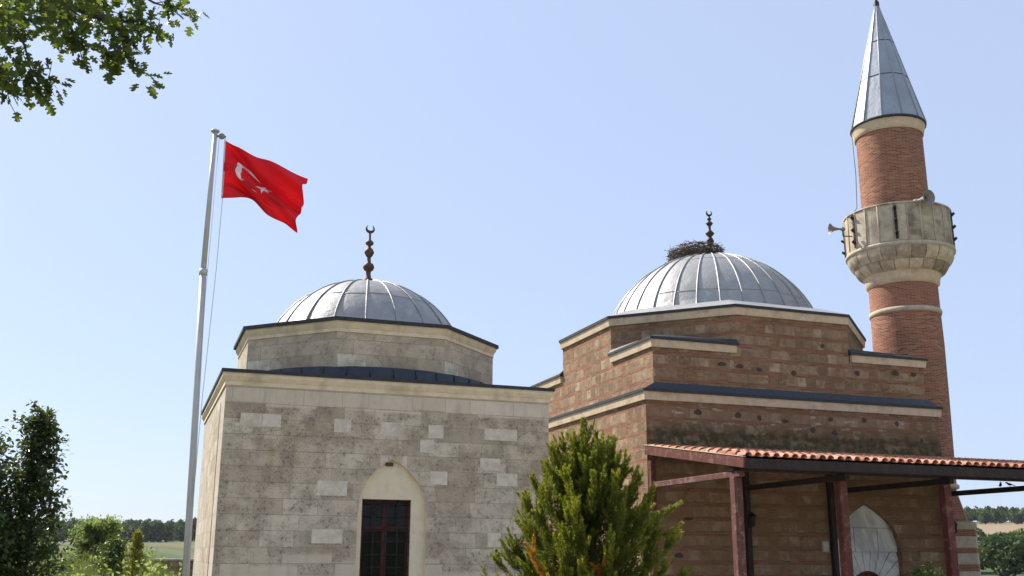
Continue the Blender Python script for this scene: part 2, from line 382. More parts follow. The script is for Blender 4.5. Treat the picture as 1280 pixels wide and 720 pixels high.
for k in ('flag_red', 'flag_white'):
    t = M[k].node_tree; bsd = t.nodes['Principled BSDF']; tr = t.nodes.new('ShaderNodeBsdfTranslucent')
    tr.inputs[0].default_value = (.95, .03, .05, 1) if k == 'flag_red' else (.8, .7, .7, 1)
    mx = t.nodes.new('ShaderNodeMixShader'); mx.inputs[0].default_value = .35
    t.links.new(bsd.outputs[0], mx.inputs[1]); t.links.new(tr.outputs[0], mx.inputs[2]); t.links.new(mx.outputs[0], t.nodes['Material Output'].inputs[0])

def m_tile():
    s = NT('clay_roof_tile'); o = s.obj(); g = s.node('ShaderNodeNewGeometry').outputs['Random Per Island']
    base = s.ramp(g, [(0, (.28, .11, .07)), (.2, (.42, .15, .085)), (.55, (.50, .21, .13)), (.85, (.60, .32, .22)), (1, (.30, .18, .12))])
    base = s.mix(s.math('MULTIPLY', s.step(s.noise(o, 6, 5, .65), .5, .7), .5), base, (.22, .13, .085))
    ms = s.math('MULTIPLY', s.step(s.noise(o, 3.0, 5, .7), .50, .60), s.step(s.sep(o)[2], 4.34, 4.60))
    base = s.mix(s.math('MULTIPLY', ms, .8), base, (.11, .12, .04))
    s.bump(s.noise(o, 30, 4, .6), .004)
    return s.done(base, .85)
M['tile'] = m_tile()

def m_marble():
    s = NT('grey_veined_marble'); o = s.obj(); p = s.sep(o)
    n = s.noise(s.comb(s.math('ADD', s.math('MULTIPLY', p[0], 2.2), s.math('MULTIPLY', p[2], .9)), p[1], s.math('MULTIPLY', p[2], 1.2)), 1.2, 5, .6, 1.2)
    base = s.mix(s.step(n, .42, .64), (.74, .71, .66), (.50, .49, .46))
    s.bump(s.noise(o, 30, 3, .5), .002)
    return s.done(base, .55)
M['marble'] = m_marble()

def m_glass():
    s = NT('window_glass'); s.done((.006, .007, .006), .05, 0, .2); s.b.inputs['IOR'].default_value = 1.5
    n = s.noise(s.obj(), 1.5, 1, .5); s.bump(n, .01); return s.mat
M['glass'] = m_glass()

def m_ground():
    s = NT('grass_and_fields'); g = s.node('ShaderNodeNewGeometry').outputs['Position']; p = s.sep(g)
    near = s.mix(s.step(s.noise(g, .6, 6, .65), .35, .65), (.07, .10, .03), (.17, .155, .07))
    near = s.mix(s.step(s.noise(g, 4.5, 5, .65), .5, .7), near, (.11, .12, .05))
    bands = s.noise(s.comb(s.math('MULTIPLY', p[0], .011), s.math('MULTIPLY', p[1], .022)), 1.0, 7, .68)
    far = s.ramp(bands, [(.36, (.040, .075, .018)), (.47, (.055, .092, .022)), (.52, (.17, .125, .048)), (.57, (.09, .10, .03)), (.64, (.04, .07, .016))])
    far = s.mix(s.math('MULTIPLY', s.step(s.noise(g, .5, 6, .7), .4, .65), .35), far, (.06, .08, .03))
    # the ploughed field on the hillside to the right
    pl = s.math('MULTIPLY', s.step(p[0], 60, 80), s.math('MULTIPLY', s.step(p[1], 195, 215), s.math('SUBTRACT', 1.0, s.step(p[1], 480, 500))))
    far = s.mix(pl, far, s.mix(s.noise(g, .06, 4, .6), (.30, .20, .13), (.20, .17, .09)))
    d = s.node('ShaderNodeVectorMath', operation='LENGTH'); s.L(g, d.inputs[0])
    base = s.mix(s.step(d.outputs['Value'], 60, 110), near, far)
    s.bump(s.noise(g, 9, 6, .7), .06)
    return s.done(base, .95)
M['ground'] = m_ground()
M['gravel'] = m_plain('pale_gravel', (.48, .42, .33), .95, .35, 40, (.34, .29, .22), bump=.02, dscale=.7)
M['haze'] = None

# ---------------------------------------------------------------- ground
def ground_z(x, y):
    x = np.asarray(x, float); y = np.asarray(y, float)
    d = np.hypot(x, y); az = np.degrees(np.arctan2(x, np.maximum(y, 1e-6)))
    az = np.where(y < 0, np.where(x < 0, -60, 60), az)
    hl = np.interp(d, [0, 12, 17, 26, 40, 120, 260, 400, 700, 3000], [0, 0, .2, 1.25, 1.5, 1.8, 4.6, 6.6, 6.6, 7.5])
    hr = np.interp(d, [0, 150, 200, 350, 420, 500, 700, 3000], [0, 0, 2, 11, 14.3, 18, 16, -5])
    hf = np.interp(d, [0, 120, 400, 3000], [0, 0, 8, -5])
    t = np.clip((-15.5-az)/3.5, 0, 1); t = t*t*(3-2*t)
    q = np.clip((az-8)/10, 0, 1); q = q*q*(3-2*q)
    z = hl*t + hr*q + hf*(1-t)*(1-q)*(1)
    return z + .05*np.sin(x*.8+y*.3)*np.sin(y*.6)*(d > 12)*(d < 200)

rad = np.concatenate([[0.01], np.geomspace(1.5, 3000, 110)]); na = 240
ang = np.linspace(0, 2*PI, na, endpoint=False)
gx = rad[:, None]*np.sin(ang)[None]; gy = rad[:, None]*np.cos(ang)[None]; gz = ground_z(gx, gy)
V = np.stack([gx, gy, gz], -1).reshape(-1, 3)
mb = MB()
fs = [(i*na+k, (i+1)*na+k, (i+1)*na+(k+1) % na, i*na+(k+1) % na) for i in range(len(rad)-1) for k in range(na)]
mb.mesh(V, fs, 0, True); gnd = mb.build('ground', M['ground']); tag(gnd, kind='structure')
mb = MB(); mb.prism([(-6.5, -6), (20, -6), (24, 26), (11, 28.2), (-1, 22), (-5.2, 20.5), (-6.5, 12)], .02, .03); pv = mb.build('bounce_gravel', M['gravel']); tag(pv, kind='structure')  # unseen gravel, widened and paled to bounce warm light onto the facades

# ---------------------------------------------------------------- masonry forms
def ngon(n, r, a0=0.0): return [(r*math.cos(a0+2*PI*k/n), r*math.sin(a0+2*PI*k/n)) for k in range(n)]
def cap_profile(r0_, z0, ra, za, n=14):
    """dome arc from base radius r0 at z0 up to the crown at za"""
    h = za-z0; rad_ = (r0_**2+h**2)/(2*h); c = za-rad_; a = math.asin(min(1, r0_/rad_))
    if z0 < c: a = PI-a
    return [(rad_*math.sin(a*(1-i/n)), c+rad_*math.cos(a*(1-i/n))) for i in range(n+1)]
def dome(parent, r, z0, z1, nrib, mat, ribw, seams, cx=0, cy=0):
    pr = cap_profile(r, z0, 0, z1, 20); pr[-1] = (.02, z1)
    b = MB(); b.lathe([(r+.22, z0-.10), (r+.06, z0-.01)]+pr, 96, 0, True, cx, cy)
    d = b.build('dome', mat, parent)
    for k in range(nrib):
        a = 2*PI*(k+.35)/nrib; t = MB()
        pts = [((p[0]+.008)*math.cos(a)+cx, (p[0]+.008)*math.sin(a)+cy, p[1]+.008) for p in pr[:-1]]
        pts.insert(0, ((r+.13)*math.cos(a)+cx, (r+.13)*math.sin(a)+cy, z0-.07))
        t.tube(pts, [ribw]*(len(pts)-2)+[ribw*.7, ribw*.3], 6); t.build('rib', mat, d)
    for q in seams:
        for k in range(nrib):
            z = q + ((k*7) % 5-2)*.012; a0 = 2*PI*(k+.35)/nrib
            h = z1-z0; ra = (r**2+h**2)/(2*h); rz = math.sqrt(max(.01, ra**2-(z-(z1-ra))**2))+.003
            if k == 0: t = MB()
            t.tube([(rz*math.cos(a0+2*PI/nrib*j/4)+cx, rz*math.sin(a0+2*PI/nrib*j/4)+cy, z) for j in range(5)], .009, 5)
        t.build('seam', mat, d)
    return d
def finial(parent, prof, zc, rc, mat, mat2=None, cx=0, cy=0, yaw=0.0):
    b = MB(); b.lathe(prof, 20, 0, True, cx, cy, cap0=True, cap1=True); f = b.build('finial', mat, parent)
    # open crescent
    c = MB(); n = 22; pts = []; rd = []
    for i in range(n+1):
        a = R(125)+R(290)*i/n; t = abs(i/n-.5)*2
        pts.append((cx+rc*.78*math.cos(a)*math.cos(yaw), cy+rc*.78*math.cos(a)*math.sin(yaw), zc+rc*.78*math.sin(a))); rd.append(rc*(.30*(1-t**1.7)+.035))
    c.tube(pts, rd, 8); c.build('crescent', mat2 or mat, f)
    return f

# ---------------------------------------------------------------- the stone tomb
T = empty('stone_tomb', (-3.3813, 23.3469, 0), .34022, 'square grey ashlar tomb with low octagonal drum and lead dome beside the flagpole', 'mausoleum')
WW, WE = 3.255, 3.37
wl = MB()
# front wall with pointed niche opening
arch = [(-.665, 2.2), (-.66, 2.9), (-.645, 3.22), (-.60, 3.42), (-.50, 3.62), (-.34, 3.81), (-.18, 3.93), (-.02, 4.03), (.16, 3.93), (.33, 3.80), (.49, 3.62), (.61, 3.42), (.665, 3.22), (.685, 2.9), (.69, 2.2)]
NB = .95
arch2 = [(-.665, NB)] + arch[1:-1] + [(.69, NB)]
def fpt(a, z, y=-WW): return (a, y, z)
top = 5.4
# front: left panel, right panel, below, and above the arch (strips between arch points and the top)
wl.face([fpt(-WW, 0), fpt(-.665, 0), fpt(-.665, top), fpt(-WW, top)])
wl.face([fpt(.69, 0), fpt(WW, 0), fpt(WW, top), fpt(.69, top)])
wl.face([fpt(-.665, 0), fpt(.69, 0), fpt(.69, NB), fpt(-.665, NB)])
for i in range(len(arch2)-1):
    a, b_ = arch2[i], arch2[i+1]
    if b_[0]-a[0] > 1e-4: wl.face([fpt(*a), fpt(*b_), fpt(b_[0], top), fpt(a[0], top)])
for i in range(len(arch2)-1):    # reveal
    a, b_ = arch2[i], arch2[i+1]
    wl.face([fpt(*a), fpt(a[0], a[1], -WW+.10), fpt(b_[0], b_[1], -WW+.10), fpt(*b_)], 1)
wl.face([fpt(-.665, NB), fpt(.69, NB), fpt(.69, NB, -WW+.45), fpt(-.665, NB, -WW+.45)], 1)
# small wedges where the arch bulges outside its own jambs
for (x0, x1, y0, y1) in ((WW, WW, -WW, WW), (-WW, -WW, WW, -WW)):
    wl.face([(x0, y0, 0), (x1, y1, 0), (x1, y1, top), (x0, y0, top)], 2 if x0 < 0 else 0)
wl.face([(WW, WW, 0), (-WW, WW, 0), (-WW, WW, top), (WW, WW, top)])
for (x0, x1, z0, z1, mi) in [(-3.04, -2.56, 4.54, 4.79, 3), (-2.55, -2.20, 4.55, 4.79, 3), (-1.19, -.86, 4.50, 4.76, 3), (-.27, .19, 4.48, 4.74, 3), (.69, 1.0, 4.47, 4.73, 3), (.53, .81, 4.18, 4.43, 3),
        (1.86, 2.56, 4.48, 4.71, 3), (1.78, 2.2, 3.87, 4.11, 3), (.75, 1.10, 3.56, 3.82, 3), (2.13, 2.57, 3.57, 3.82, 3), (-1.45, -.88, 3.30, 3.58, 3), (-1.51, -.93, 2.42, 2.68, 3),
        (1.95, 2.23, 2.38, 2.65, 3), (.93, 1.92, 2.39, 2.65, 4), (1.44, 2.07, 3.27, 3.56, 4), (-3.24, -2.95, 4.6, 5.05, 4), (-2.2, -1.5, 3.9, 4.15, 4), (1.2, 1.75, 3.9, 4.1, 4)]:
    wl.face([fpt(x0, z0, -WW-.003), fpt(x1, z0, -WW-.003), fpt(x1, z1, -WW-.003), fpt(x0, z1, -WW-.003)], mi)
vr = [(-.645, 3.0), (-.645, 3.22), (-.60, 3.42), (-.50, 3.62), (-.34, 3.81), (-.18, 3.93), (-.02, 4.03), (.16, 3.93), (.33, 3.80), (.49, 3.62), (.61, 3.42), (.665, 3.22), (.675, 3.0)]
for i in range(len(vr)-1):
    def outer(p):
        d = Vector((p[0]-.0, p[1]-3.05)).normalized(); return (p[0]+d.x*.24, p[1]+d.y*.24)
    a, b_ = vr[i], vr[i+1]; oa, ob = outer(a), outer(b_); g_ = .004
    wl.face([fpt(a[0], a[1]+g_*(a[0] < 0)), fpt(*b_), fpt(*ob), fpt(oa[0], oa[1])][::1] if False else [(p[0], -WW-.002, p[1]) for p in ((a[0]*1.004, a[1]), (b_[0]*1.004, b_[1]), ob, oa)], 5 if i % 3 else 0)
# left wall: darker uncleaned strip between pale quoins
wl.box(-WW-.012, -WW, -2.2, .6, 0, 5.1, 5)
wl.build('wall', [M['ashlar'], M['cream_niche'], M['ashlar_pale'], M['new_block'], M['ashlar'], M['ashlar_drum']], T)
# niche back with the window opening
nb = MB(); y = -WW+.10; wx0, wx1, wz0, wz1 = -.56, .405, 1.0, 3.26
ins = [(a*.999, z) for a, z in arch2]
for i in range(len(arch2)-1):
    a, b_ = arch2[i], arch2[i+1]
    if b_[0]-a[0] > 1e-4:
        nb.face([fpt(a[0], min(a[1], max(wz1, 0)), y), fpt(b_[0], min(b_[1], wz1), y), fpt(*b_, y), fpt(*a, y)])
nb.face([fpt(-.70, NB, y+.001), fpt(wx0, NB, y+.001), fpt(wx0, wz1, y+.001), fpt(-.70, wz1, y+.001)])
nb.face([fpt(wx1, NB, y+.001), fpt(.72, NB, y+.001), fpt(.72, wz1, y+.001), fpt(wx1, wz1, y+.001)])
for (p, q) in (((wx0, wz0), (wx0, wz1)), ((wx0, wz1), (wx1, wz1)), ((wx1, wz1), (wx1, wz0)), ((wx1, wz0), (wx0, wz0))):
    nb.face([fpt(*p, y+.001), fpt(*p, y+.30), fpt(*q, y+.30), fpt(*q, y+.001)])
nb.box(-.13, .02, y-.03, y+.002, 3.895, 3.965, 1)
nb.build('window_niche', [M['cream_niche'], M['rust']], T)
wn = MB(); yf = y+.16
for (x0, x1, z0, z1) in ((wx0, wx0+.06, wz0, wz1), (wx1-.06, wx1, wz0, wz1), (-.13, -.025, wz0, wz1), (wx0+.06, -.13, wz1-.07, wz1), (-.025, wx1-.06, wz1-.07, wz1), (wx0+.06, -.13, 2.66, 2.76), (-.025, wx1-.06, 2.66, 2.76), (wx0+.06, wx1-.06, wz0-.0, wz0+.08)):
    wn.cbox(x0, x1, yf, yf+.06, z0, z1, .006)
win = wn.build('window', M['wood_win'], T)
g = MB(); g.box(wx0+.05, wx1-.05, yf+.025, yf+.03, wz0+.05, wz1-.05); g.build('pane', M['glass'], win)
g = MB(); g.box(wx0-.3, wx1+.3, yf+.9, yf+.95, .4, 3.9); g.box(wx0-.3, wx1+.3, yf+.065, yf+.9, 3.9, 3.95); g.build('interior', M['dark_room'], win)
g = MB(); yg = y+.06
for k in range(5): x_ = wx0+.0+(wx1-wx0)*k/4; x_ = min(max(x_, wx0+.012), wx1-.012); g.tube([(x_, yg, wz0), (x_, yg, wz1)], .011, 6)
for k in range(10): z_ = 1.02+.2365*k+.02; g.tube([(wx0, yg+.003, z_), (wx1, yg+.003, z_)], .011, 6)
for k in range(1, 4):
    for j in range(10): g.cbox(wx0+(wx1-wx0)*k/4-.02, wx0+(wx1-wx0)*k/4+.02, yg-.02, yg+.02, 1.04+.2365*j-.02, 1.04+.2365*j+.02, .006)
g.build('iron_grille', M['iron'], win)
# cornice: two fascias and lead edge
c = MB()
def sqp(r_, ax=0): return [(-r_, -r_), (r_, -r_), (r_, r_), (-r_, r_)]
c.prism(sqp(WW+.025), 5.30, 5.385); c.prism(sqp(WW+.035), 5.385, 5.46, off=sqp(WW+.075)); c.prism(sqp(WW+.078), 5.46, 5.535)
c.build('cornice', M['cream'], T)
c = MB(); c.prism(sqp(WE-.01), 5.535, 5.60); 
q = sqp(WE-.012); q2 = sqp(2.95)
c.prism(q, 5.60, 5.635, 1, off=q2)
rf = c.build('roof', [M['lead_edge'], M['lead_dark']], T)
c = MB(); c.lathe([(3.03, 5.62), (3.02, 5.85), (2.86, 5.90)], 64)
for k in range(40):
    a = 2*PI*k/40; c.tube([(3.03*math.cos(a), 3.03*math.sin(a), 5.63), (3.03*math.cos(a), 3.03*math.sin(a), 5.85)], .014, 5)
c.build('roof_skirt', M['lead_dark'], T)
A8 = PI/8
c = MB(); c.prism(ngon(8, 2.955, A8), 5.7, 6.62); c.build('drum', M['ashlar_drum'], T)
c = MB(); c.prism(ngon(8, 2.975, A8), 6.60, 6.68); c.prism(ngon(8, 2.985, A8), 6.68, 6.75, off=ngon(8, 3.03, A8)); c.prism(ngon(8, 3.032, A8), 6.75, 6.815); c.build('drum_cornice', M['cream'], T)
c = MB(); c.prism(ngon(8, 3.09, A8), 6.815, 6.885); c.prism(ngon(8, 3.085, A8), 6.885, 7.01, 1, off=ngon(8, 2.36, A8)); c.build('drum_roof', [M['lead_edge'], M['lead']], T)
dome(T, 2.16, 7.02, 8.38, 20, M['lead_rust'], .020, (7.75,))
def zf(Y): return 8.37+(655-Y)*.00252
prof = [(.17, zf(665)), (.165, zf(650)), (.15, zf(625)), (.07, zf(595)), (.055, zf(560)), (.06, zf(535)), (.11, zf(520)), (.135, zf(495)), (.11, zf(465)), (.05, zf(448)), (.042, zf(400)), (.08, zf(382)), (.118, zf(350)), (.085, zf(318)), (.035, zf(300)), (.035, zf(285)), (.085, zf(272)), (.10, zf(255)), (.07, zf(238)), (.03, zf(225)), (.025, zf(150))]
finial(T, prof, zf(112), .115, M['rust'])

# ---------------------------------------------------------------- the mosque
Qm = empty('brick_mosque', (6.3462, 32.0680, 0), .34033, 'brick and stone banded mosque with stepped octagonal drum and ribbed lead dome', 'mosque')
w1l, w1 = 4.70, 4.555
lo = [(-w1l, -w1), (w1, -w1), (w1, w1), (-w1l, w1)]
b = MB()
PC = 1.84   # portal centre
FA, FB = PC-1.04, PC+1.04
hp = [(1.04, 0), (1.04, 2.3), (1.0, 2.62), (.92, 2.86), (.80, 3.07), (.60, 3.27), (.33, 3.46)]
portal = [(PC-a, z) for a, z in hp] + [(PC, 3.63)] + [(PC+a, z) for a, z in hp[::-1]]
Y1 = -w1; ztop = 6.12
b.face([(-w1l, Y1, 0), (FA, Y1, 0), (FA, Y1, ztop), (-w1l, Y1, ztop)])
b.face([(FB, Y1, 0), (w1, Y1, 0), (w1, Y1, ztop), (FB, Y1, ztop)])
for i in range(1, len(portal)-2):
    p, q = portal[i], portal[i+1]
    b.face([(p[0], Y1, p[1]), (q[0], Y1, q[1]), (q[0], Y1, ztop), (p[0], Y1, ztop)])
for i in range(len(portal)-1):
    p, q = portal[i], portal[i+1]
    b.face([(p[0], Y1, p[1]), (p[0], Y1+.22, p[1]), (q[0], Y1+.22, q[1]), (q[0], Y1, q[1])], 3)
b.face([(w1, Y1, 0), (w1, w1, 0), (w1, w1, ztop), (w1, Y1, ztop)]); b.face([(w1, w1, 0), (-w1l, w1, 0), (-w1l, w1, ztop), (w1, w1, ztop)]); b.face([(-w1l, w1, 0), (-w1l, Y1, 0), (-w1l, Y1, ztop), (-w1l, w1, ztop)], 3)
# flat dark ovals (front): shade inside putlog holes put into the colour
def blot(bm_, cx_, cz_, rx, rz, mi, y_):
    n = 16; ph = random.random()*6; rx *= .8; rz *= .8
    bm_.face([(cx_+rx*math.cos(2*PI*k/n)*(1+.10*math.sin(2*2*PI*k/n+ph)), y_, cz_+rz*math.sin(2*PI*k/n)*(1+.14*math.cos(3*2*PI*k/n+ph))) for k in range(n)], mi)
for (a, z, rx, rz) in [(-3.2, 5.86, .14, .1), (-2.0, 5.84, .12, .1), (-1.35, 5.80, .08, .1), (-.55, 5.75, .14, .07), (.3, 5.55, .11, .1), (1.0, 5.5, .12, .1), (2.0, 5.9, .1, .09), (3.1, 5.85, .08, .1), (.9, 5.87, .1, .08), (-.9, 4.97, .1, .07), (3.9, 5.4, .08, .08), (2.2, 5.35, .09, .07),
        (-3.9, 2.25, .15, .08), (-3.6, 3.15, .20, .05)]:
    blot(b, a, z, rx, rz, 1, Y1-.003)
b.build('lower_wall', [M['masonry_low'], M['socket'], M['cream_mosque'], M['masonry']], Qm)
def lop(d): return [(-w1l-d, -w1-d), (w1+d, -w1-d), (w1+d, w1+d), (-w1l-d, w1+d)]
c = MB(); c.prism(lop(.06), 6.11, 6.32, off=lop(.085)); c.build('lower_cornice', M['cream_mosque'], Qm)
c = MB(); c.prism(lop(.115), 6.32, 6.395)
c.prism(lop(.11), 6.395, 6.43, 1, off=lop(-.12)); c.prism([(-w1l-.03, -w1-.03), (w1+.02, -w1-.03), (w1+.02, -w1+.19), (-w1l+.3, -w1+.19)], 6.41, 6.60, 1, off=[(-w1l+.33, -w1+.10), (w1-.2, -w1+.10), (w1-.2, -w1+.19), (-w1l+.33, -w1+.19)])
c.build('lower_roof', [M['lead_edge'], M['lead_dark']], Qm)
w2 = 4.36; W2 = 4.475; t2 = W2*math.tan(A8)
b = MB(); b.prism([(-w2, -w2), (w2, -w2), (w2, w2), (-w2, w2)], 6.4, 7.56)
for (a, z, rx, rz) in [(-2.3, 7.22, .16, .07), (-1.75, 7.2, .14, .08), (-1.15, 7.15, .12, .07), (-.05, 7.12, .11, .10), (2.05, 7.25, .12, .1), (3.35, 7.33, .17, .1), (4.0, 7.33, .14, .08)]: blot(b, a, z, rx, rz, 1, -w2-.003)
for (a, z, rx, rz) in [(-1.1, 6.9, .35, .07), (2.6, 6.95, .16, .08), (2.0, 6.95, .14, .08), (-3, 6.82, .4, .05), (3.4, 6.8, .5, .05)]: blot(b, a, z, rx, rz, 2, -w2-.003)
b.build('middle_wall', [M['masonry'], M['socket'], M['ochre']], Qm)
c = MB(); c.prism(ngon(8, w2/math.cos(A8), A8), 7.56, 8.70)
blot(c, .95, 7.95, .08, .09, 1, -w2-.003)
c.build('drum', [M['masonry'], M['socket']], Qm)
for k in range(4):
    ca, sa = math.cos(PI/2*k), math.sin(PI/2*k); rot = lambda P: [(x*ca-y_*sa, x*sa+y_*ca) for x, y_ in P]
    def pent(d, e): 
        s_ = w2+d; t_ = t2+e; i_ = w2-.02
        return [(-s_, -s_), (-t_, -s_), (-t_, -i_), (-i_, -t_), (-s_, -t_)]
    c = MB(); c.prism(rot(pent(.06, .0)), 7.545, 7.745, off=rot(pent(.085, .0))); cc = c.build('corner_cornice', M['cream_mosque'], Qm)
    c = MB(); c.prism(rot(pent(.115, -.05)), 7.745, 7.815)
    P0 = pent(.11, -.05); P1 = [(x*.93, y_*.93) for x, y_ in P0]; P1[2] = P0[2]; P1[3] = P0[3]; P1[1] = (P0[1][0], P0[1][1]*.975); P1[4] = (P0[4][0]*.975, P0[4][1])
    c.prism(rot(P0), 7.815, 7.93, 1, off=rot(P1)); c.build('corner_roof', [M['lead_edge'], M['lead_dark']], Qm)
c = MB(); q = w2/math.cos(A8)
c.prism(ngon(8, q+.065, A8), 8.62, 8.825, off=ngon(8, q+.092, A8)); c.build('drum_cornice', M['cream_mosque'], Qm)
c = MB(); c.prism(ngon(8, q+.125, A8), 8.825, 8.905); c.prism(ngon(8, q+.12, A8), 8.905, 9.27, 1, off=ngon(8, 3.80, A8)); c.build('drum_roof', [M['lead_edge'], M['lead']], Qm)
dome(Qm, 3.27, 9.32, 11.62, 30, M['lead'], .028, (9.80, 11.1), .04, 0)
def zq(Y): return 12.03+(456-Y)*.00344
prof = [(.13, 11.58), (.06, 11.66), (.055, zq(520)), (.055, zq(440)), (.09, zq(432)), (.125, zq(405)), (.085, zq(380)), (.05, zq(368)), (.10, zq(352)), (.15, zq(332)), (.09, zq(312)), (.045, zq(295)), (.04, zq(262)), (.08, zq(248)), (.12, zq(232)), (.07, zq(215)), (.035, zq(205)), (.06, zq(195)), (.08, zq(187)), (.05, zq(178)), (.03, zq(168)), (.028, zq(155))]
finial(Qm, prof, zq(125), .115, M['dark_bronze'], cx=.12)
# marble portal: slabs and voussoirs over a low round arch
DR = .62; DZ = 1.26     # door arch radius / springing height
yb = Y1+.20
pt = MB()
def clip_x(z):      # half width of the portal at height z
    pts = [(x-PC, zz) for x, zz in portal[7:]]
    for i in range(len(pts)-1):
        if pts[i+1][1] <= z <= pts[i][1]:
            u_ = (z-pts[i][1])/(pts[i+1][1]-pts[i][1]+1e-9); return pts[i][0]+(pts[i+1][0]-pts[i][0])*u_
    return 1.04
def slab(x0, x1, z0, z1, n=6):
    """slab clipped to the pointed outline"""
    zs = [z0+(z1-z0)*i/n for i in range(n+1)]
    L_ = [(max(x0, -clip_x(z)), z) for z in zs]; R_ = [(min(x1, clip_x(z)), z) for z in zs]
    pol = L_ + R_[::-1]; pol = [p for i, p in enumerate(pol) if i == 0 or math.dist(p, pol[i-1]) > 1e-4]
    vs = [(PC+p[0], yb, p[1]) for p in pol] + [(PC+p[0], yb-.05, p[1]) for p in pol]; m_ = len(pol)
    pt.mesh(vs, [tuple(range(m_, 2*m_))] + [(i, (i+1) % m_, m_+(i+1) % m_, m_+i) for i in range(m_)])
slab(-1.03, 1.03, 3.01, 3.62, 10); slab(-1.03, -.36, 2.38, 2.99); slab(-.34, .40, 2.38, 2.99); slab(.42, 1.03, 2.38, 2.99)
nv = 13
for i in range(nv):
    a0_, a1_ = PI*i/nv+.010, PI*(i+1)/nv-.010
    def outp(a):
        ca_, sa_ = math.cos(a), math.sin(a); t_ = min((1.03/abs(ca_)) if abs(ca_) > .01 else 9, (2.365-DZ)/max(sa_, .01)); return (PC+ca_*t_, DZ+sa_*t_)
    P4 = [(PC+DR*math.cos(a0_), DZ+DR*math.sin(a0_)), outp(a0_), outp((a0_+a1_)/2), outp(a1_), (PC+DR*math.cos(a1_), DZ+DR*math.sin(a1_))]
    vs = [(p[0], yb, p[1]) for p in P4] + [(p[0], yb-.05, p[1]) for p in P4]
    pt.mesh(vs, [(5, 6, 7, 8, 9)] + [(k, (k+1) % 5, 5+(k+1) % 5, 5+k) for k in range(5)])
pt.box(FA, PC-DR, yb-.05, yb, 0, DZ-.005); pt.box(PC+DR, FB, yb-.05, yb, 0, DZ-.005)
po = pt.build('portal', M['marble'], Qm)
bk = MB(); bk.box(FA+.001, FB-.001, yb+.005, yb+.02, 0, 2.0); bk.face([(p[0], yb+.004, p[1]) for p in portal]); bk.build('portal_back', M['cream_mosque'], po)
dr = MB(); n = 20
arcp = [(PC+DR*math.cos(PI*k/n), DZ+DR*math.sin(PI*k/n)) for k in range(n+1)]
dr.face([(p[0], yb-.005, p[1]) for p in [(PC+DR, 0)] + arcp + [(PC-DR, 0)]])
dr.tube([(p[0], yb-.02, p[1]) for p in [(PC+DR-.04, .02)] + [(PC+(DR-.04)*math.cos(PI*k/n), DZ+(DR-.04)*math.sin(PI*k/n)) for k in range(n+1)] + [(PC-DR+.04, .02)]], .035, 6)
dr.box(PC-.02, PC+.02, yb-.03, yb-.006, 0, DZ+DR-.05)
do = dr.build('door', M['wood'], Qm)
h = MB(); h.tube([(PC+.06, yb-.05, .95), (PC+.06, yb-.07, 1.0), (PC+.06, yb-.05, 1.08)], .012, 6); h.build('handle', M['iron'], do)

# ---------------------------------------------------------------- timber porch
Pp = empty('timber_porch', (6.3462, 32.0680, 0), .34033, 'lean-to timber porch with wavy red clay tile roof against the mosque front', 'porch')
bE, zE, bW, zW = -9.10, 4.24, Y1-.01, 4.86     # eave and wall line of the roof deck (top of boards)
aL, aR = -4.72, 7.4
sl_ = (zW-zE)/(bW-bE)
for a in (-4.62, -1.93, .95, 4.10, 7.0):
    b = MB(); b.cbox(a-.10, a+.10, -8.64, -8.44, 0, 3.88, .012); b.build('post', M['wood_worn'] if a < -4 else M['wood'], Pp)
for a in (-4.62, -1.93, .66, 4.44):
    b = MB(); b.cbox(a-.07, a+.07, Y1-.17, Y1-.01, 0, 4.55, .01); b.build('wall_post', M['wood'] if a < -4 else M['wood_black'], Pp)
for a in (-4.62, -1.93, .95, 4.45):
    b = MB(); b.bar((a, -8.80, 3.945), (a, Y1-.02, 3.945), .12, .13); o = b.build('tie_beam', M['wood_worn'] if a < -4 else M['wood_black'], Pp)
    if a > 4: pass
b = MB(); b.cbox(-4.72, 7.3, -8.63, -8.45, 4.012, 4.12, .01); b.build('wall_plate', M['wood_black'], Pp)
b = MB(); b.cbox(aL, aR, bE-.02, bE+.03, zE-.215, zE+.0, .006); b.build('fascia', M['wood_black'], Pp)
b = MB(); b.bar((aL-.03, bE-.03, zE-.10), (aL-.03, bW, zW-.04), .05, .22, up=(0, 0, 1)); b.build('barge_board', M['wood'], Pp)
b = MB(); b.bar((aL-.03, bE-.03, zE+.03), (aL-.03, bW, zW+.09), .08, .02); b.build('verge_flashing', M['ringstone'], Pp)
for k in range(13):
    a = aL+.45+k*.93; b = MB(); b.bar((a, bE+.04, zE-.085), (a, bW, zW-.085), .07, .10); b.build('rafter', M['wood_black'], Pp)
b = MB()
b.face([(aL, bE, zE-.03), (aR, bE, zE-.03), (aR, bW, zW-.03), (aL, bW, zW-.03)]); b.face([(aL, bE, zE-.005), (aL, bW, zW-.005), (aR, bW, zW-.005), (aR, bE, zE-.005)][::-1])
b.face([(aL, bE, zE-.03), (aL, bE, zE-.005), (aR, bE, zE-.005), (aR, bE, zE-.03)][::-1])
b.build('roof_deck', M['wood_black'], Pp)
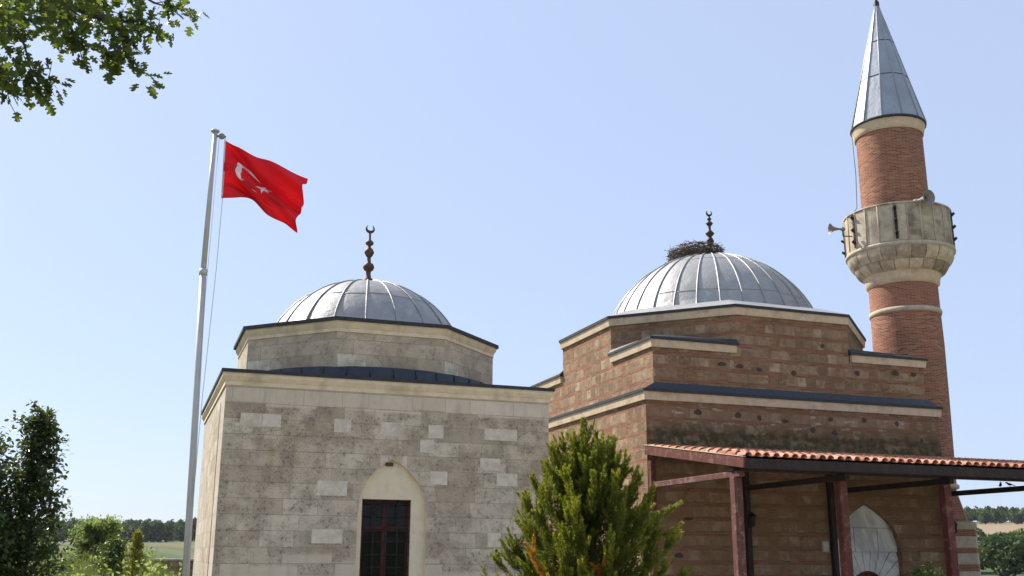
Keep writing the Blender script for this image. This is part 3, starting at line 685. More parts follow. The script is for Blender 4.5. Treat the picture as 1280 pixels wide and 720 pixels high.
# curved clay tiles: covers over pans, lapped course on course
tl = MB(); pitch = .232; ncol = int((aR-aL)/pitch); L_ = .38; ex = Vector((1, 0, 0)); ey = Vector((0, 1, sl_)).normalized(); ez = ex.cross(ey)
nrow = int((Vector((0, bW-bE, zW-zE)).length)/L_)+1
for i in range(ncol+1):
    for j in range(nrow):
        for cover in (1, 0):
            if i == ncol and cover == 0: continue
            x_ = aL+.04+i*pitch+(0 if cover else pitch/2) + random.uniform(-.006, .006)
            s0 = j*L_ - (.055 if cover else .03) + random.uniform(-.022, .022); s1 = min((j+1)*L_+.04, 4.6)
            org = Vector((x_, bE, zE+.005)); tw = random.uniform(-.012, .012)
            vs = []; n = 7
            for (s_, r1, lift) in ((s0, .088, .030), (s1, .070, .006)):
                for rr_ in (r1, r1-.014):
                    for k in range(n):
                        a = PI*k/(n-1)
                        hx = math.cos(a)*rr_; hz = math.sin(a)*rr_*.86
                        if not cover: hz = -hz*.55 + .048
                        vs.append(org + ex*(hx+tw*(s_-s0)) + ey*s_ + ez*(hz+lift+(.03 if cover else 0)))
            fs = []
            for k in range(n-1):
                fs += [(k, k+1, 2*n+k+1, 2*n+k), (n+k+1, n+k, 3*n+k, 3*n+k+1), (k+1, k, n+k, n+k+1)]
            fs += [(0, 2*n, 3*n, n), (n-1, 2*n-1, 4*n-1, 3*n-1)]
            tl.mesh(vs, fs, 0, False)
tl.build('roof_tiles', M['tile'], Pp)

# ---------------------------------------------------------------- minaret
mx_, my_ = 12.595, 32.077
Mi = empty('minaret', (mx_, my_, 0), .34033, 'tall round red brick minaret with stone balcony and pointed lead spire', 'minaret')
KR = .935   # overall slimness of the tower
# striped polygonal base, tapering brick transition
b = MB(); bw_ = 1.53/KR*.99; zc_ = 0.0
rows = [(.0, .5, 0), (.5, .62, 1), (.62, .98, 0), (.98, 1.12, 1), (1.12, 1.42, 0), (1.42, 1.55, 1), (1.55, 1.86, 0), (1.86, 2.06, 1), (2.06, 2.36, 0), (2.36, 2.52, 1), (2.52, 2.84, 0), (2.84, 3.04, 1), (3.04, 3.12, 0)]
for (z0, z1, m_) in rows: b.prism(ngon(8, bw_ if m_ == 0 else bw_-.004, A8), z0, z1, m_, top=False, bot=False)
b.prism(ngon(8, bw_+.03, A8), 3.12, 3.26, 0)
b.build('base', [M['ringstone'], M['brick_red']], Mi)
b = MB()
n = 8; v0 = ngon(8, bw_, A8)
b.lathe([(1.40, 3.26), (1.20, 3.95), (1.10, 4.28)], 8, 0, False, a0=A8); b.build('tapered_neck', M['brick_red'], Mi)
b = MB(); b.lathe([(1.08, 4.24), (1.15, 4.27), (1.16, 4.35), (1.10, 4.40), (1.06, 4.42)], 48); b.build('base_ring', M['ringstone'], Mi)
b = MB(); b.lathe([(1.075, 4.38), (1.125, 7.0), (1.145, 8.7), (1.13, 9.70)], 64); b.lathe([(1.13, 9.70), (1.125, 10.66)], 64, 1); b.build('lower_shaft', [M['brick'], M['brick_red']], Mi)
b = MB(); b.lathe([(1.12, 9.66), (1.17, 9.68), (1.185, 9.74), (1.17, 9.81), (1.12, 9.83)], 48); b.build('shaft_ring', M['ringstone'], Mi)
b = MB(); b.lathe([(1.12, 10.60), (1.20, 10.66), (1.215, 10.80), (1.26, 10.93), (1.30, 10.97)], 64); b.build('balcony_neck', M['cream_mosque'], Mi)
M['corbel_a'] = m_plain('corbel_stone_pale', (.56, .46, .32), .9, .2, 6, (.30, .23, .15)); M['corbel_b'] = m_plain('corbel_stone_stained', (.30, .24, .17), .9, .3, 6, (.15, .12, .085)); M['corbel_c'] = m_plain('corbel_stone_mid', (.44, .36, .25), .9, .25, 6, (.22, .17, .12))
b = MB()
for ri, (pf, nb_, o_) in enumerate((([(1.28, 10.95), (1.42, 11.03), (1.51, 11.16), (1.545, 11.24)], 20, .1), ([(1.56, 11.25), (1.66, 11.36), (1.735, 11.50), (1.75, 11.64)], 22, .23))):
    for k in range(nb_):
        a0 = 2*PI*k/nb_+o_+.008; a1 = 2*PI*(k+1)/nb_+o_-.008; m_ = random.choice((0, 0, 1, 2, 2)); jr = random.uniform(-.006, .006); vs = []
        for (r_, z_) in pf:
            for i_ in range(4): a = a0+(a1-a0)*i_/3; vs.append(((r_+jr)*math.cos(a), (r_+jr)*math.sin(a), z_))
        b.mesh(vs, [(4*p+q_, 4*p+q_+1, 4*p+q_+5, 4*p+q_+4) for p in range(len(pf)-1) for q_ in range(3)], m_, True)
b.lathe([(1.26, 10.95), (1.50, 11.18), (1.54, 11.25), (1.73, 11.52), (1.735, 11.64)], 64, 1)
b.build('corbel', [M['corbel_a'], M['corbel_b'], M['corbel_c']], Mi)
M['balcony_b'] = m_plain('pale_parapet_stone', (.50, .42, .30), .9, .2, 5, (.22, .18, .12), bump=.008, dscale=1.9, damt=.6)
b = MB(); b.lathe([(1.74, 11.63), (1.80, 11.66), (1.81, 11.73), (1.78, 11.77), (1.70, 11.79)], 64); bl = b.build('balcony_floor', M['ringstone'], Mi)
NP = 24
for k in range(NP):
    a0 = 2*PI*k/NP+.012; a1 = 2*PI*(k+1)/NP-.012; b = MB(); vs = []; ns = 4
    for rr_ in (1.765, 1.66):
        for i in range(ns+1):
            a = a0+(a1-a0)*i/ns; q = rr_+random.uniform(-.003, .003) if i == 0 else rr_
            vs += [(rr_*math.cos(a), rr_*math.sin(a), 11.785), (rr_*math.cos(a), rr_*math.sin(a), 12.975)]
    m_ = 2*(ns+1); fs = []
    for i in range(ns): fs += [(2*i, 2*i+2, 2*i+3, 2*i+1), (m_+2*i, m_+2*i+1, m_+2*i+3, m_+2*i+2), (2*i+1, 2*i+3, m_+2*i+3, m_+2*i+1)]
    fs += [(0, 1, m_+1, m_), (2*ns, m_+2*ns, m_+2*ns+1, 2*ns+1)]
    b.mesh(vs, fs); b.build('parapet_slab', M['balcony_b'] if k in (0, 5, 12, 13, 14, 15, 20) else M['balcony'], Mi)
    b = MB(); a = 2*PI*k/NP; b.tube([(1.775*math.cos(a), 1.775*math.sin(a), 11.79), (1.775*math.cos(a), 1.775*math.sin(a), 12.97)], .022, 6); b.build('parapet_joint', M['ringstone'], Mi)
b = MB(); b.lathe([(1.65, 12.965), (1.79, 12.97), (1.795, 13.03), (1.65, 13.035)], 64); b.build('parapet_rim', M['balcony'], Mi)
for k in (0, -50, -92, 78, 130, -140):
    a = R(-112+k)-.34033; ca, sa = math.cos(a), math.sin(a); b = MB()
    b.bar((1.80*ca, 1.80*sa, 11.82), (1.80*ca, 1.80*sa, 12.93), .09, .03, up=(ca, sa, 0), c=.004)
    for z in (12.02, 12.42, 12.84): b.bar((1.80*ca, 1.80*sa, z-.05), (1.90*ca, 1.90*sa, z+.03), .10, .07, c=.01)
    b.build('iron_clamp', M['iron'], Mi)
b = MB(); b.lathe([(1.13, 12.9), (1.13, 13.5), (1.12, 15.45), (1.12, 15.82)], 64); b.build('upper_shaft', M['brick'], Mi)
b = MB(); b.lathe([(1.14, 15.78), (1.175, 15.80), (1.19, 15.90), (1.23, 16.03), (1.25, 16.12)], 64); b.build('collar', M['cream_mosque'], Mi)
b = MB(); b.lathe([(1.20, 16.10), (1.29, 16.115), (1.30, 16.17), (1.27, 16.20)], 64, cap0=True); b.build('spire_rim', M['lead_edge'], Mi)
b = MB(); nf = 12; a0 = .22
b.lathe([(1.285, 16.17), (.055, 20.85)], nf, 0, False, a0=a0); sp = b.build('spire', M['lead_spire'], Mi)
for k in range(nf):
    a = a0+2*PI*k/nf; b = MB(); b.tube([(1.285*math.cos(a), 1.285*math.sin(a), 16.18), (.06*math.cos(a), .06*math.sin(a), 20.83)], [.028, .015], 6); b.build('rib', M['lead_spire'], sp)
for z in (17.85, 19.25):
    rz = 1.285+(z-16.17)/(20.85-16.17)*(.055-1.285)+.004
    b = MB(); b.tube([(rz*math.cos(a0+2*PI*k/nf), rz*math.sin(a0+2*PI*k/nf), z) for k in range(nf+1)], .013, 5, smooth=False); b.build('seam', M['lead_edge'], sp)
prof = [(.10, 20.7), (.11, 20.88), (.06, 20.95), (.06, 21.02), (.17, 21.12), (.2, 21.22), (.15, 21.34), (.06, 21.4), (.06, 21.5), (.13, 21.58), (.13, 21.66), (.05, 21.75), (.04, 21.95), (.09, 22.02), (.04, 22.1), (.03, 22.2)]
finial(Mi, prof, 22.36, .17, M['dark_bronze'])
b = MB(); an = R(172)-.34033   # lightning cable hanging from the spire rim to the balcony
b.tube([(1.27*math.cos(an), 1.27*math.sin(an), 16.12), (1.24*math.cos(an), 1.24*math.sin(an), 14.6), (1.30*math.cos(an), 1.30*math.sin(an), 13.4), (1.66*math.cos(an), 1.66*math.sin(an), 13.05)], .013, 6); b.build('lightning_cable', M['iron'], Mi)

for ch in list(Mi.children_recursive):
    me_ = ch.data; co_ = np.empty(len(me_.vertices)*3, np.float32); me_.vertices.foreach_get('co', co_); co_ = co_.reshape(-1, 3)
    co_[:, :2] *= KR; me_.vertices.foreach_set('co', co_.ravel()); me_.update()

def horn(loc, yaw, pitch, size, label):
    o = empty('loudspeaker', loc, 0, label, 'loudspeaker', 'horn loudspeakers on the minaret balcony')
    o.rotation_euler = (pitch, 0, yaw)      # mouth looks along local -Y
    def lat(prof, nm, mat, n=28):
        t = MB(); t.lathe(prof, n, 0, True, cap0=True if nm == 'driver' else False, cap1=True if nm == 'driver' else False)
        t.v = [(x, -z, y_) for x, y_, z in t.v]; return t.build(nm, mat, o)
    s_ = size
    lat([(.04*s_, .0), (.05*s_, .16*s_), (.085*s_, .30*s_), (.15*s_, .42*s_), (.235*s_, .50*s_), (.245*s_, .505*s_), (.235*s_, .495*s_), (.13*s_, .40*s_), (.06*s_, .28*s_), (.03*s_, .1*s_)], 'horn_bell', M['plastic'])
    lat([(.02*s_, .14*s_), (.07*s_, .20*s_), (.075*s_, .3*s_), (.03*s_, .36*s_)], 'horn_throat', M['plastic'])
    lat([(.05*s_, -.17*s_), (.075*s_, -.16*s_), (.075*s_, -.02*s_), (.05*s_, .01*s_)], 'driver', M['plastic'])
    t = MB(); t.bar((0, .05, -.03), (0, .05, -.34*s_), .03, .05, up=(0, 1, 0)); t.bar((0, .05, -.32*s_), (0, .35, -.32*s_), .04, .03); t.build('bracket', M['iron'], o)
horn((10.60, 31.60, 12.47), R(-86), R(0), .74, 'small grey horn loudspeaker sticking out from the left side of the minaret balcony')
horn((12.74, 30.62, 13.10), R(22), R(4), .98, 'round-mouthed horn loudspeaker above the balcony rim, facing the viewer')

# ---------------------------------------------------------------- stork nest on the mosque dome
def local_q(a, b_, z=0.0): 
    c_, s_ = math.cos(.34033), math.sin(.34033); return (6.3462+a*c_-b_*s_, 32.068+a*s_+b_*c_, z)
ne = empty('stork_nest', local_q(-.42, .05, 11.46), 0, 'shaggy brown stork nest of twigs on top of the mosque dome', 'nest')
N = 2600
a = rng.uniform(0, 2*PI, N); rr_ = .62+.30*np.sqrt(rng.uniform(0, 1, N))*rng.choice([-1, .9], N); rr_ = np.abs(rr_)+.05
zz = rng.uniform(-.22, .30, N)*(1-.3*(rr_ < .4)); 
C = np.stack([rr_*np.cos(a)*.92, rr_*np.sin(a)*.8, zz*1.25+.09-.10*(rr_*np.cos(a) < -.6)], -1)
tang = np.stack([-np.sin(a), np.cos(a), np.zeros(N)], -1)+rng.normal(0, .55, (N, 3))*np.array([1, 1, .5])
scatter('twigs', [(-1, -.5, 0), (1, -.2, 0), (1, .2, 0), (-1, .5, 0), (-.9, 0, .6), (.9, 0, .3)], [(0, 1, 2, 3), (0, 4, 5, 1), (4, 3, 2, 5)], C, tang, rng.normal(0, 1, (N, 3)), np.stack([rng.uniform(.07, .22, N), np.full(N, .02), np.full(N, .02)], -1), rng.uniform(0, 1, N), M['twig'], ne)
b = MB(); b.lathe([(.95, -.26), (1.0, -.02), (.88, .16), (.55, .12), (.1, .05)], 20); b.v = [(x*.84, y_*.75, z+.04*math.sin(5*x+3*y_)) for x, y_, z in b.v]; b.build('nest_core', M['socket'], ne)

# ---------------------------------------------------------------- flagpole and flag
fp = empty('flagpole', (-5.73, 19.0, 0), 0, 'tall slim grey steel flagpole standing left of the stone tomb', 'flagpole')
b = MB(); b.tube([(-.0, 0, .0), (-.09, 0, 4.0), (-.185, 0, 7.42)], .063, 16); b.tube([(-.185, 0, 7.38), (-.186, 0, 7.50)], .074, 16); b.build('lower_pole', M['pole'], fp)
b = MB(); b.tube([(-.185, 0, 7.42), (-.18, 0, 10.33)], [.052, .046], 14); b.tube([(-.18, 0, 10.33), (-.18, 0, 10.36)], .085, 14); b.build('upper_pole', M['pole'], fp)
b = MB(); b.tube([(-.18, 0, 10.24), (-.03, 0, 10.235), (.035, 0, 10.22)], .026, 8); b.tube([(-.04, -.02, 10.235), (-.04, .02, 10.235)], .06, 12); b.build('pulley_arm', M['plastic'], fp)
b = MB(); b.tube([(.03, 0, 10.22), (.06, 0, 9.5), (.07, 0, 8.9), (.06, 0, 7.5), (.0, -.02, 5.0), (-.02, -.04, 1.6)], .007, 5); b.tube([(-.09, 0, 10.2), (-.10, -.02, 7.0), (.0, -.07, 1.6)], .006, 5); b.build('halyard', M['rope'], fp)
b = MB(); b.lathe([(.22, 0), (.22, .04), (.1, .06), (.08, .12)], 20, cap0=True, cap1=True); b.build('base_plate', M['pole'], fp)

def hermite(P, ts, t):
    """Catmull-Rom through points P at parameters ts"""
    i = max(0, min(len(ts)-2, next((k for k in range(len(ts)-1) if t <= ts[k+1]), len(ts)-2)))
    p0 = P[max(i-1, 0)]; p1 = P[i]; p2 = P[i+1]; p3 = P[min(i+2, len(P)-1)]
    d = ts[i+1]-ts[i]; u_ = (t-ts[i])/d
    m1 = (p2-p0)/(ts[i+1]-ts[max(i-1, 0)])*d; m2 = (p3-p1)/(ts[min(i+2, len(P)-1)]-ts[i])*d
    return (2*u_**3-3*u_**2+1)*p1 + (u_**3-2*u_**2+u_)*m1 + (-2*u_**3+3*u_**2)*p2 + (u_**3-u_**2)*m2
def FX(px, py): # position in the plane of the flag (x, z) in metres
    return np.array([-5.71+(px-281)*.01610+(py-175)*.00085, 10.16-(py-175)*.01672-(px-281)*.0000])
rowsF = {0.0: ([(281, 175), (303, 189), (340, 207), (384, 224)], [0, .33, .9, 1.5]),
         0.5: ([(280, 212), (297, 214), (318, 233), (334, 242), (377, 256)], [0, .25, .62, .82, 1.5]),
         1.0: ([(279, 248), (316, 251), (334, 267), (355, 279), (371, 290)], [0, .5, .8, 1.1, 1.5])}
NU, NVV = 300, 200
grid = np.zeros((NU+1, NVV+1, 3)); 
for i in range(NU+1):
    u_ = 1.5*i/NU
    r3 = []
    for kv in (0.0, .5, 1.0):
        P, ts = rowsF[kv]; r3.append(hermite([FX(*p) for p in P], ts, u_))
    env = min(1, u_/.30); 
    for j in range(NVV+1):
        v0 = j/NVV; g_ = math.exp(-((u_-.50)/.21)**2)*min(1, u_/.2); ww = math.sin(PI*min(1, max(0, (v0-.36)/.52)))
        v = v0 + .15*g_*ww*math.sin(2*PI*(v0-.36)/.52)
        c0, c1, c2 = (1-v)*(1-2*v), 4*v*(1-v), v*(2*v-1)
        p = r3[0]*c0+r3[1]*c1+r3[2]*c2
        # folds run from the upper hoist corner towards the lower fly corner
        q = v*1.0 - u_*.30
        dep = .12*env*math.sin(q*10.5+.5)+.065*env*math.sin(q*21-u_*3.0+1.0)+.06*u_*math.sin(u_*4.6+1.1*v)+.018*env*math.sin(q*37+u_*5)
        dep += .05*g_*ww*math.cos(2*PI*(v0-.36)/.52)
        sh = .030*env*math.sin(q*10.5+1.7)*(4*v*(1-v))
        grid[i, j] = (p[0]+sh*.5, 19.0+dep-.10*u_, p[1]-sh)
def emblem(u_, v):
    # crescent and five-pointed star of the flag, in units of its height
    x, y_ = u_, v-.5
    if (x-.5)**2+y_**2 < .25**2 and (x-.5625)**2+y_**2 > .2**2: return 1
    cx_ = .5625-.2+1/3+.125; dx, dy = x-cx_, y_; r_ = math.hypot(dx, dy)
    if r_ < .125:
        a = (math.atan2(dy, -dx)) % (2*PI/5); a = min(a, 2*PI/5-a)
        k = .125*math.cos(2*PI/5)/1.0
        # star edge: line from the tip (r=.125, angle 0) to the inner corner (r=.0477, angle 36 deg)
        x1, y1 = .125, 0; x2, y2 = .0477*math.cos(PI/5), .0477*math.sin(PI/5)
        px_, py_ = r_*math.cos(a), r_*math.sin(a)
        return 1 if (x2-x1)*(py_-y1)-(y2-y1)*(px_-x1) > 0 else 0
    return 0
vs = grid.reshape(-1, 3); fs = []; ms = []
for i in range(NU):
    for j in range(NVV):
        fs.append((i*(NVV+1)+j, i*(NVV+1)+j+1, (i+1)*(NVV+1)+j+1, (i+1)*(NVV+1)+j)); ms.append(emblem(1.5*(i+.5)/NU, (j+.5)/NVV))
me = bpy.data.meshes.new('flag'); me.from_pydata([tuple(v) for v in vs], [], fs)
me.materials.append(M['flag_red']); me.materials.append(M['flag_white']); me.polygons.foreach_set('material_index', ms); me.polygons.foreach_set('use_smooth', [True]*len(fs)); me.update()
fl = bpy.data.objects.new('flag', me); COL.objects.link(fl)
tag(fl, 'red flag with white crescent and star blowing from the flagpole', 'flag')
so_ = fl.modifiers.new('thickness', 'SOLIDIFY'); so_.thickness = .003
b = MB(); b.tube([tuple(grid[0, j]) for j in range(0, NVV+1, 10)], .010, 6); b.build('hoist_band', M['rope'], fl)
for i, j in ((0, 0), (0, NVV)):
    pass

# ---------------------------------------------------------------- small fittings on the mosque front
def lantern(a, b_, z, lab):
    o = empty('wall_lantern', local_q(a, b_, z), .34033, lab, 'lantern', 'black lanterns under the porch')
    t = MB(); t.lathe([(.03, -.16), (.075, -.12), (.10, .08), (.105, .10), (.125, .105), (.06, .17), (.02, .21)], 6, 0, False, 0, -.02, cap0=True, cap1=True); t.build('lamp_body', M['iron'], o)
    t = MB(); t.tube([(0, .10, -.10), (0, .06, -.16), (0, 0, -.17)], .012, 6); t.tube([(0, .095, -.18), (0, .095, -.02)], .03, 8); t.build('arm', M['iron'], o)
    t = MB(); t.lathe([(.062, -.10), (.088, .07)], 6, 0, False, 0, -.02); t.build('glass', M['glass'], o)
lantern(-1.93, Y1-.29, 3.12, 'black lantern on the wall post behind the nearest left porch post')
lantern(4.44, Y1-.29, 3.02, 'black lantern on the corner post in front of the striped minaret base')
o = empty('meter_box', local_q(.41, Y1, 2.50), .34033, 'small cream meter box on the wall left of the marble portal', 'meter box')
t = MB(); t.cbox(-.10, .10, -.09, 0, -.14, .14, .012); t.build('case', M['box'], o)
t = MB(); t.cbox(-.08, .08, -.10, -.09, -.12, .12, .004); t.build('cover', M['box'], o)
# two swallows on the right tie beam
for k, (b_, yw, lab) in enumerate(((-6.68, 1.0, 'small dark bird perched upright on the porch tie beam'), (-7.0, 2.2, 'small dark bird leaning forward on the porch tie beam, nearer the right edge'))):
    o = empty('bird', local_q(4.45, b_, 4.012), yw, lab, 'bird', 'birds on the porch beam')
    t = MB(); up = .9 if k == 0 else .35
    ax = [(-.06, .0, .045), (-.04, 0, .05), (0, 0, .06), (.04, 0, .06+.03*up), (.065, 0, .075+.04*up), (.085, 0, .095+.04*up), (.105, 0, .095+.04*up), (.13, 0, .09+.04*up)]
    t.tube(ax, [.006, .018, .032, .030, .020, .021, .016, .002], 10)
    t.tube([(-.05, 0, .05), (-.10, .008, .03), (-.14, .02, .015)], [.012, .010, .003], 5); t.tube([(-.05, 0, .05), (-.10, -.008, .03), (-.14, -.02, .015)], [.012, .010, .003], 5)
    for s_ in (-1, 1):
        t.tube([(.0, .012*s_, .04), (.004, .012*s_, .0)], .003, 4); t.tube([(.03, .026*s_, .075), (-.03, .03*s_, .055), (-.10, .018*s_, .03)], [.006, .012, .002], 5)
    t.build('body', M['feather'], o)

# ---------------------------------------------------------------- low stone wall at the left
lw = empty('field_wall', (0, 0, 0), 0, 'low brown stone wall with flat coping left of the tomb', 'stone wall')
M['rubble'] = m_masonry('rubble', dark=.9, P=.3)
p0 = Vector((-17.5, 38.5, 0)); p1 = Vector((-9.0, 36.0, 0)); b = MB(); n_ = 12
for i in range(n_):
    a_ = p0.lerp(p1, i/n_); b_ = p0.lerp(p1, (i+1)/n_)
    b.bar((a_.x, a_.y, 1.45), (b_.x, b_.y, 1.45), .35, 1.1, c=.0+.004)
b.build('wall_body', M['rubble'], lw)
b = MB(); b.bar((p0.x, p0.y, 2.035), (p1.x, p1.y, 2.035), .45, .07, c=.01); b.build('coping', M['ringstone'], lw)

# ---------------------------------------------------------------- vegetation
G1 = m_leaf('oak_leaf', [(0, (.022, .045, .010)), (.5, (.045, .085, .016)), (.8, (.085, .14, .022)), (1, (.16, .20, .035))], .45)
G2 = m_leaf('dark_shrub_leaf', [(0, (.015, .032, .010)), (.5, (.035, .065, .018)), (.8, (.075, .11, .035)), (.93, (.15, .17, .08)), (1, (.26, .23, .14))], .25, .36)  # palest tints stand in for glints on the leaves
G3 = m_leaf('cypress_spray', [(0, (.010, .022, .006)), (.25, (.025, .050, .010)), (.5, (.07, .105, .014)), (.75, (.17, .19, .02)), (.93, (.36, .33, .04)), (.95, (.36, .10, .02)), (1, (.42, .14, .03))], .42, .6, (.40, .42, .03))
G4 = m_leaf('willow_leaf', [(0, (.11, .17, .06)), (.6, (.20, .27, .10)), (1, (.32, .38, .16))], .6)
G5 = m_leaf('far_foliage', [(0, (.024, .050, .016)), (.5, (.045, .082, .026)), (1, (.075, .12, .035))], .15, .8)
G6 = m_leaf('meadow_grass', [(0, (.055, .085, .028)), (.5, (.11, .14, .05)), (.8, (.20, .20, .09)), (1, (.34, .29, .17))], .35, .7)
G7 = m_leaf('golden_conifer', [(0, (.06, .09, .015)), (.5, (.22, .20, .025)), (1, (.48, .32, .04))], .4)
G8 = m_leaf('bush_leaf', [(0, (.03, .055, .015)), (.6, (.065, .11, .025)), (1, (.12, .17, .045))], .3)

half = [(0, 0), (.10, .05), (.16, .20), (.24, .34), (.33, .33), (.36, .17), (.44, .16), (.50, .36), (.60, .44), (.67, .36), (.66, .20), (.74, .17), (.82, .25), (.90, .20), (1, 0)]
lob_v = [(x, y_, .12*y_) for x, y_ in half] + [(x, -y_, .12*y_) for x, y_ in half[1:-1]]
nh = len(half); lob_f = [tuple(range(nh)), tuple([0]+[nh-1]+list(range(len(lob_v)-1, nh-1, -1)))]
ell_v = [(0, 0, 0), (.3, .24, .05), (.7, .22, .03), (1, 0, -.06), (.7, -.22, .03), (.3, -.24, .05)]; ell_f = [(0, 3, 2, 1), (0, 5, 4, 3)]
blade_v = [(0, -.5, 0), (0, .5, 0), (.6, .4, .04), (1, 0, 0), (.6, -.4, .04)]; blade_f = [(0, 4, 3, 2, 1)]
def unit(v): return v/(np.linalg.norm(v, axis=-1, keepdims=True)+1e-9)

def leaves_on(lines, per, size, spread, droop=.3, jitter=.5, r=rng):
    """leaves along twigs: lines = list of (p0, p1)"""
    C = []; X = []; 
    for (p0_, p1_) in lines:
        p0_ = np.array(p0_, float); p1_ = np.array(p1_, float); d = p1_-p0_
        t_ = r.uniform(.15, 1.05, per)[:, None]
        C.append(p0_+d*t_+r.normal(0, spread, (per, 3))); x_ = unit(d)[None]*.8+r.normal(0, jitter, (per, 3)); x_[:, 2] -= droop; X.append(x_)
    C = np.concatenate(C); X = np.concatenate(X); n_ = len(C)
    Z = r.normal(0, .6, (n_, 3)); Z[:, 2] += 1.0
    return C, X, Z, r.uniform(size*.65, size*1.2, n_)

# overhanging oak, trunk outside the frame to the left
def OP(px, py, k=1.0):  # points on the oak's limbs (7 m off), pushed nearer or farther with k
    return ((-3.89+.006*px+.0009*py)*k, 7*k, 2.2+(6.26-.00653*py-2.2)*k)
oak = empty('oak_tree', (-8.2, 5.2, 0), 0, 'lobed-leaved oak whose branches hang in at the top left corner', 'tree')
off = np.array([-8.2, 5.2, 0])
limbs = [[(-520, 60, .93), (-250, -60, .95), (0, -25, .98), (90, 8, 1), (150, 32, 1), (154, 62, 1), (168, 90, 1.0)],
    [(-120, -50, .97), (-20, 5, .99), (22, 42, 1), (36, 84, 1), (42, 112, 1)], [(36, 92, 1), (48, 98, 1), (60, 104, 1)], [(-150, -10, .95), (-30, 50, .96), (2, 95, .97), (6, 108, .98)],
    [(0, -25, .98), (90, -32, 1.02), (150, -25, 1.03), (190, 0, 1.04), (214, 8, 1.04), (229, 12, 1.04)], [(60, 0, 1), (84, 30, 1.01), (94, 46, 1.01), (98, 56, 1.0)],
    [(110, 12, 1), (150, 26, 1.02), (172, 26, 1.02), (184, 27, 1.02)], [(90, -32, 1.02), (130, -10, 1.04), (170, -2, 1.05)], [(-40, -15, 1.05), (40, 10, 1.08), (70, 40, 1.08)], [(150, 32, 1), (160, 55, .99), (148, 62, .98), (142, 66, .98)], [(-60, 30, 1.05), (10, 30, 1.06), (50, 22, 1.06)],
    [(-100, 60, .92), (-20, 80, .93), (12, 98, .94)], [(40, -20, .93), (80, 5, .94), (112, 30, .94)], [(20, -30, .9), (60, -20, .9), (125, 5, .91)]]
tr = MB()
tr.tube([(0, 0, 0), (.05, 0, 1.5), (.2, .1, 3.4), (.5, .3, 4.8), (.6, .4, 6.5), (.5, .3, 9)], [.34, .27, .24, .2, .15, .05], 12)
lines = []
for li, L in enumerate(limbs):
    P = [np.array(OP(*p))-off for p in L]
    if li == 0: P = [np.array((.5, .3, 4.4))]+P
    if li in (1, 3, 4, 8, 10, 11, 13): P = [np.array(OP(-380, 10, .95))-off]+P
    r0_ = .07 if li == 0 else .018
    pts = []
    ts = list(range(len(P)))
    for k in range((len(P)-1)*5+1): pts.append(hermite(P, ts, k/5))
    nP = len(pts); tr.tube(pts, [r0_*(1-k/nP)**1.3+.0035 for k in range(nP)], 7)
    for k in range(1, nP):
        q = pts[k]; d = pts[k]-pts[k-1]
        if q[0]+off[0] < -4.6: 
            if rng.random() < .4: continue
        nt = 2 if li not in (0, 4) or k < nP*.72 else 2
        if li == 0 and (q+off)[0] > -3.1: nt = 2
        for _ in range(nt):
            e = q+unit(d)*.05+rng.normal(0, .085, 3)*np.array([1, 1.3, .8])-np.array([0, 0, .025]); lines.append((q, e))
            if rng.random() < .4: tr.tube([tuple(q), tuple((q+e)/2+rng.normal(0, .01, 3)), tuple(e)], [.004, .003, .002], 4, cap=False)
# dense inner mass near the corner and the rest of the crown outside the frame
for _ in range(300):
    px_ = rng.uniform(-60, 112); py_ = rng.uniform(-60, 24-max(0, px_-50)*.25); k_ = rng.uniform(.88, 1.25)
    q = np.array(OP(px_, py_, k_))-off; lines.append((q, q+rng.normal(0, .10, 3)))
for _ in range(75):
    px_ = rng.uniform(-70, -2); py_ = rng.uniform(20, 108); k_ = rng.uniform(.9, 1.15)
    q = np.array(OP(px_, py_, k_))-off; lines.append((q, q+rng.normal(0, .08, 3)))
for _ in range(900):
    v = rng.normal(0, 1, 3); v /= np.linalg.norm(v); v *= rng.uniform(.6, 1)**.4
    q = np.array((-1.0, -1.2, 7.6))+v*np.array((2.9, 3.3, 2.0)); 
    w_ = q+off
    if w_[1] > 1 and w_[0] > -w_[1]*.60: continue
    lines.append((q, q+rng.normal(0, .2, 3)))
tr.build('trunk', M['bark'], oak)
C, X, Z, Sz = leaves_on(lines, 3, .086, .026, .35)
scatter('leaves', lob_v, lob_f, C, X, Z, Sz, np.clip(rng.beta(2, 3.6, len(C))-.06+.08*rng.normal(0, 1, len(C)), 0, 1), G1, oak)

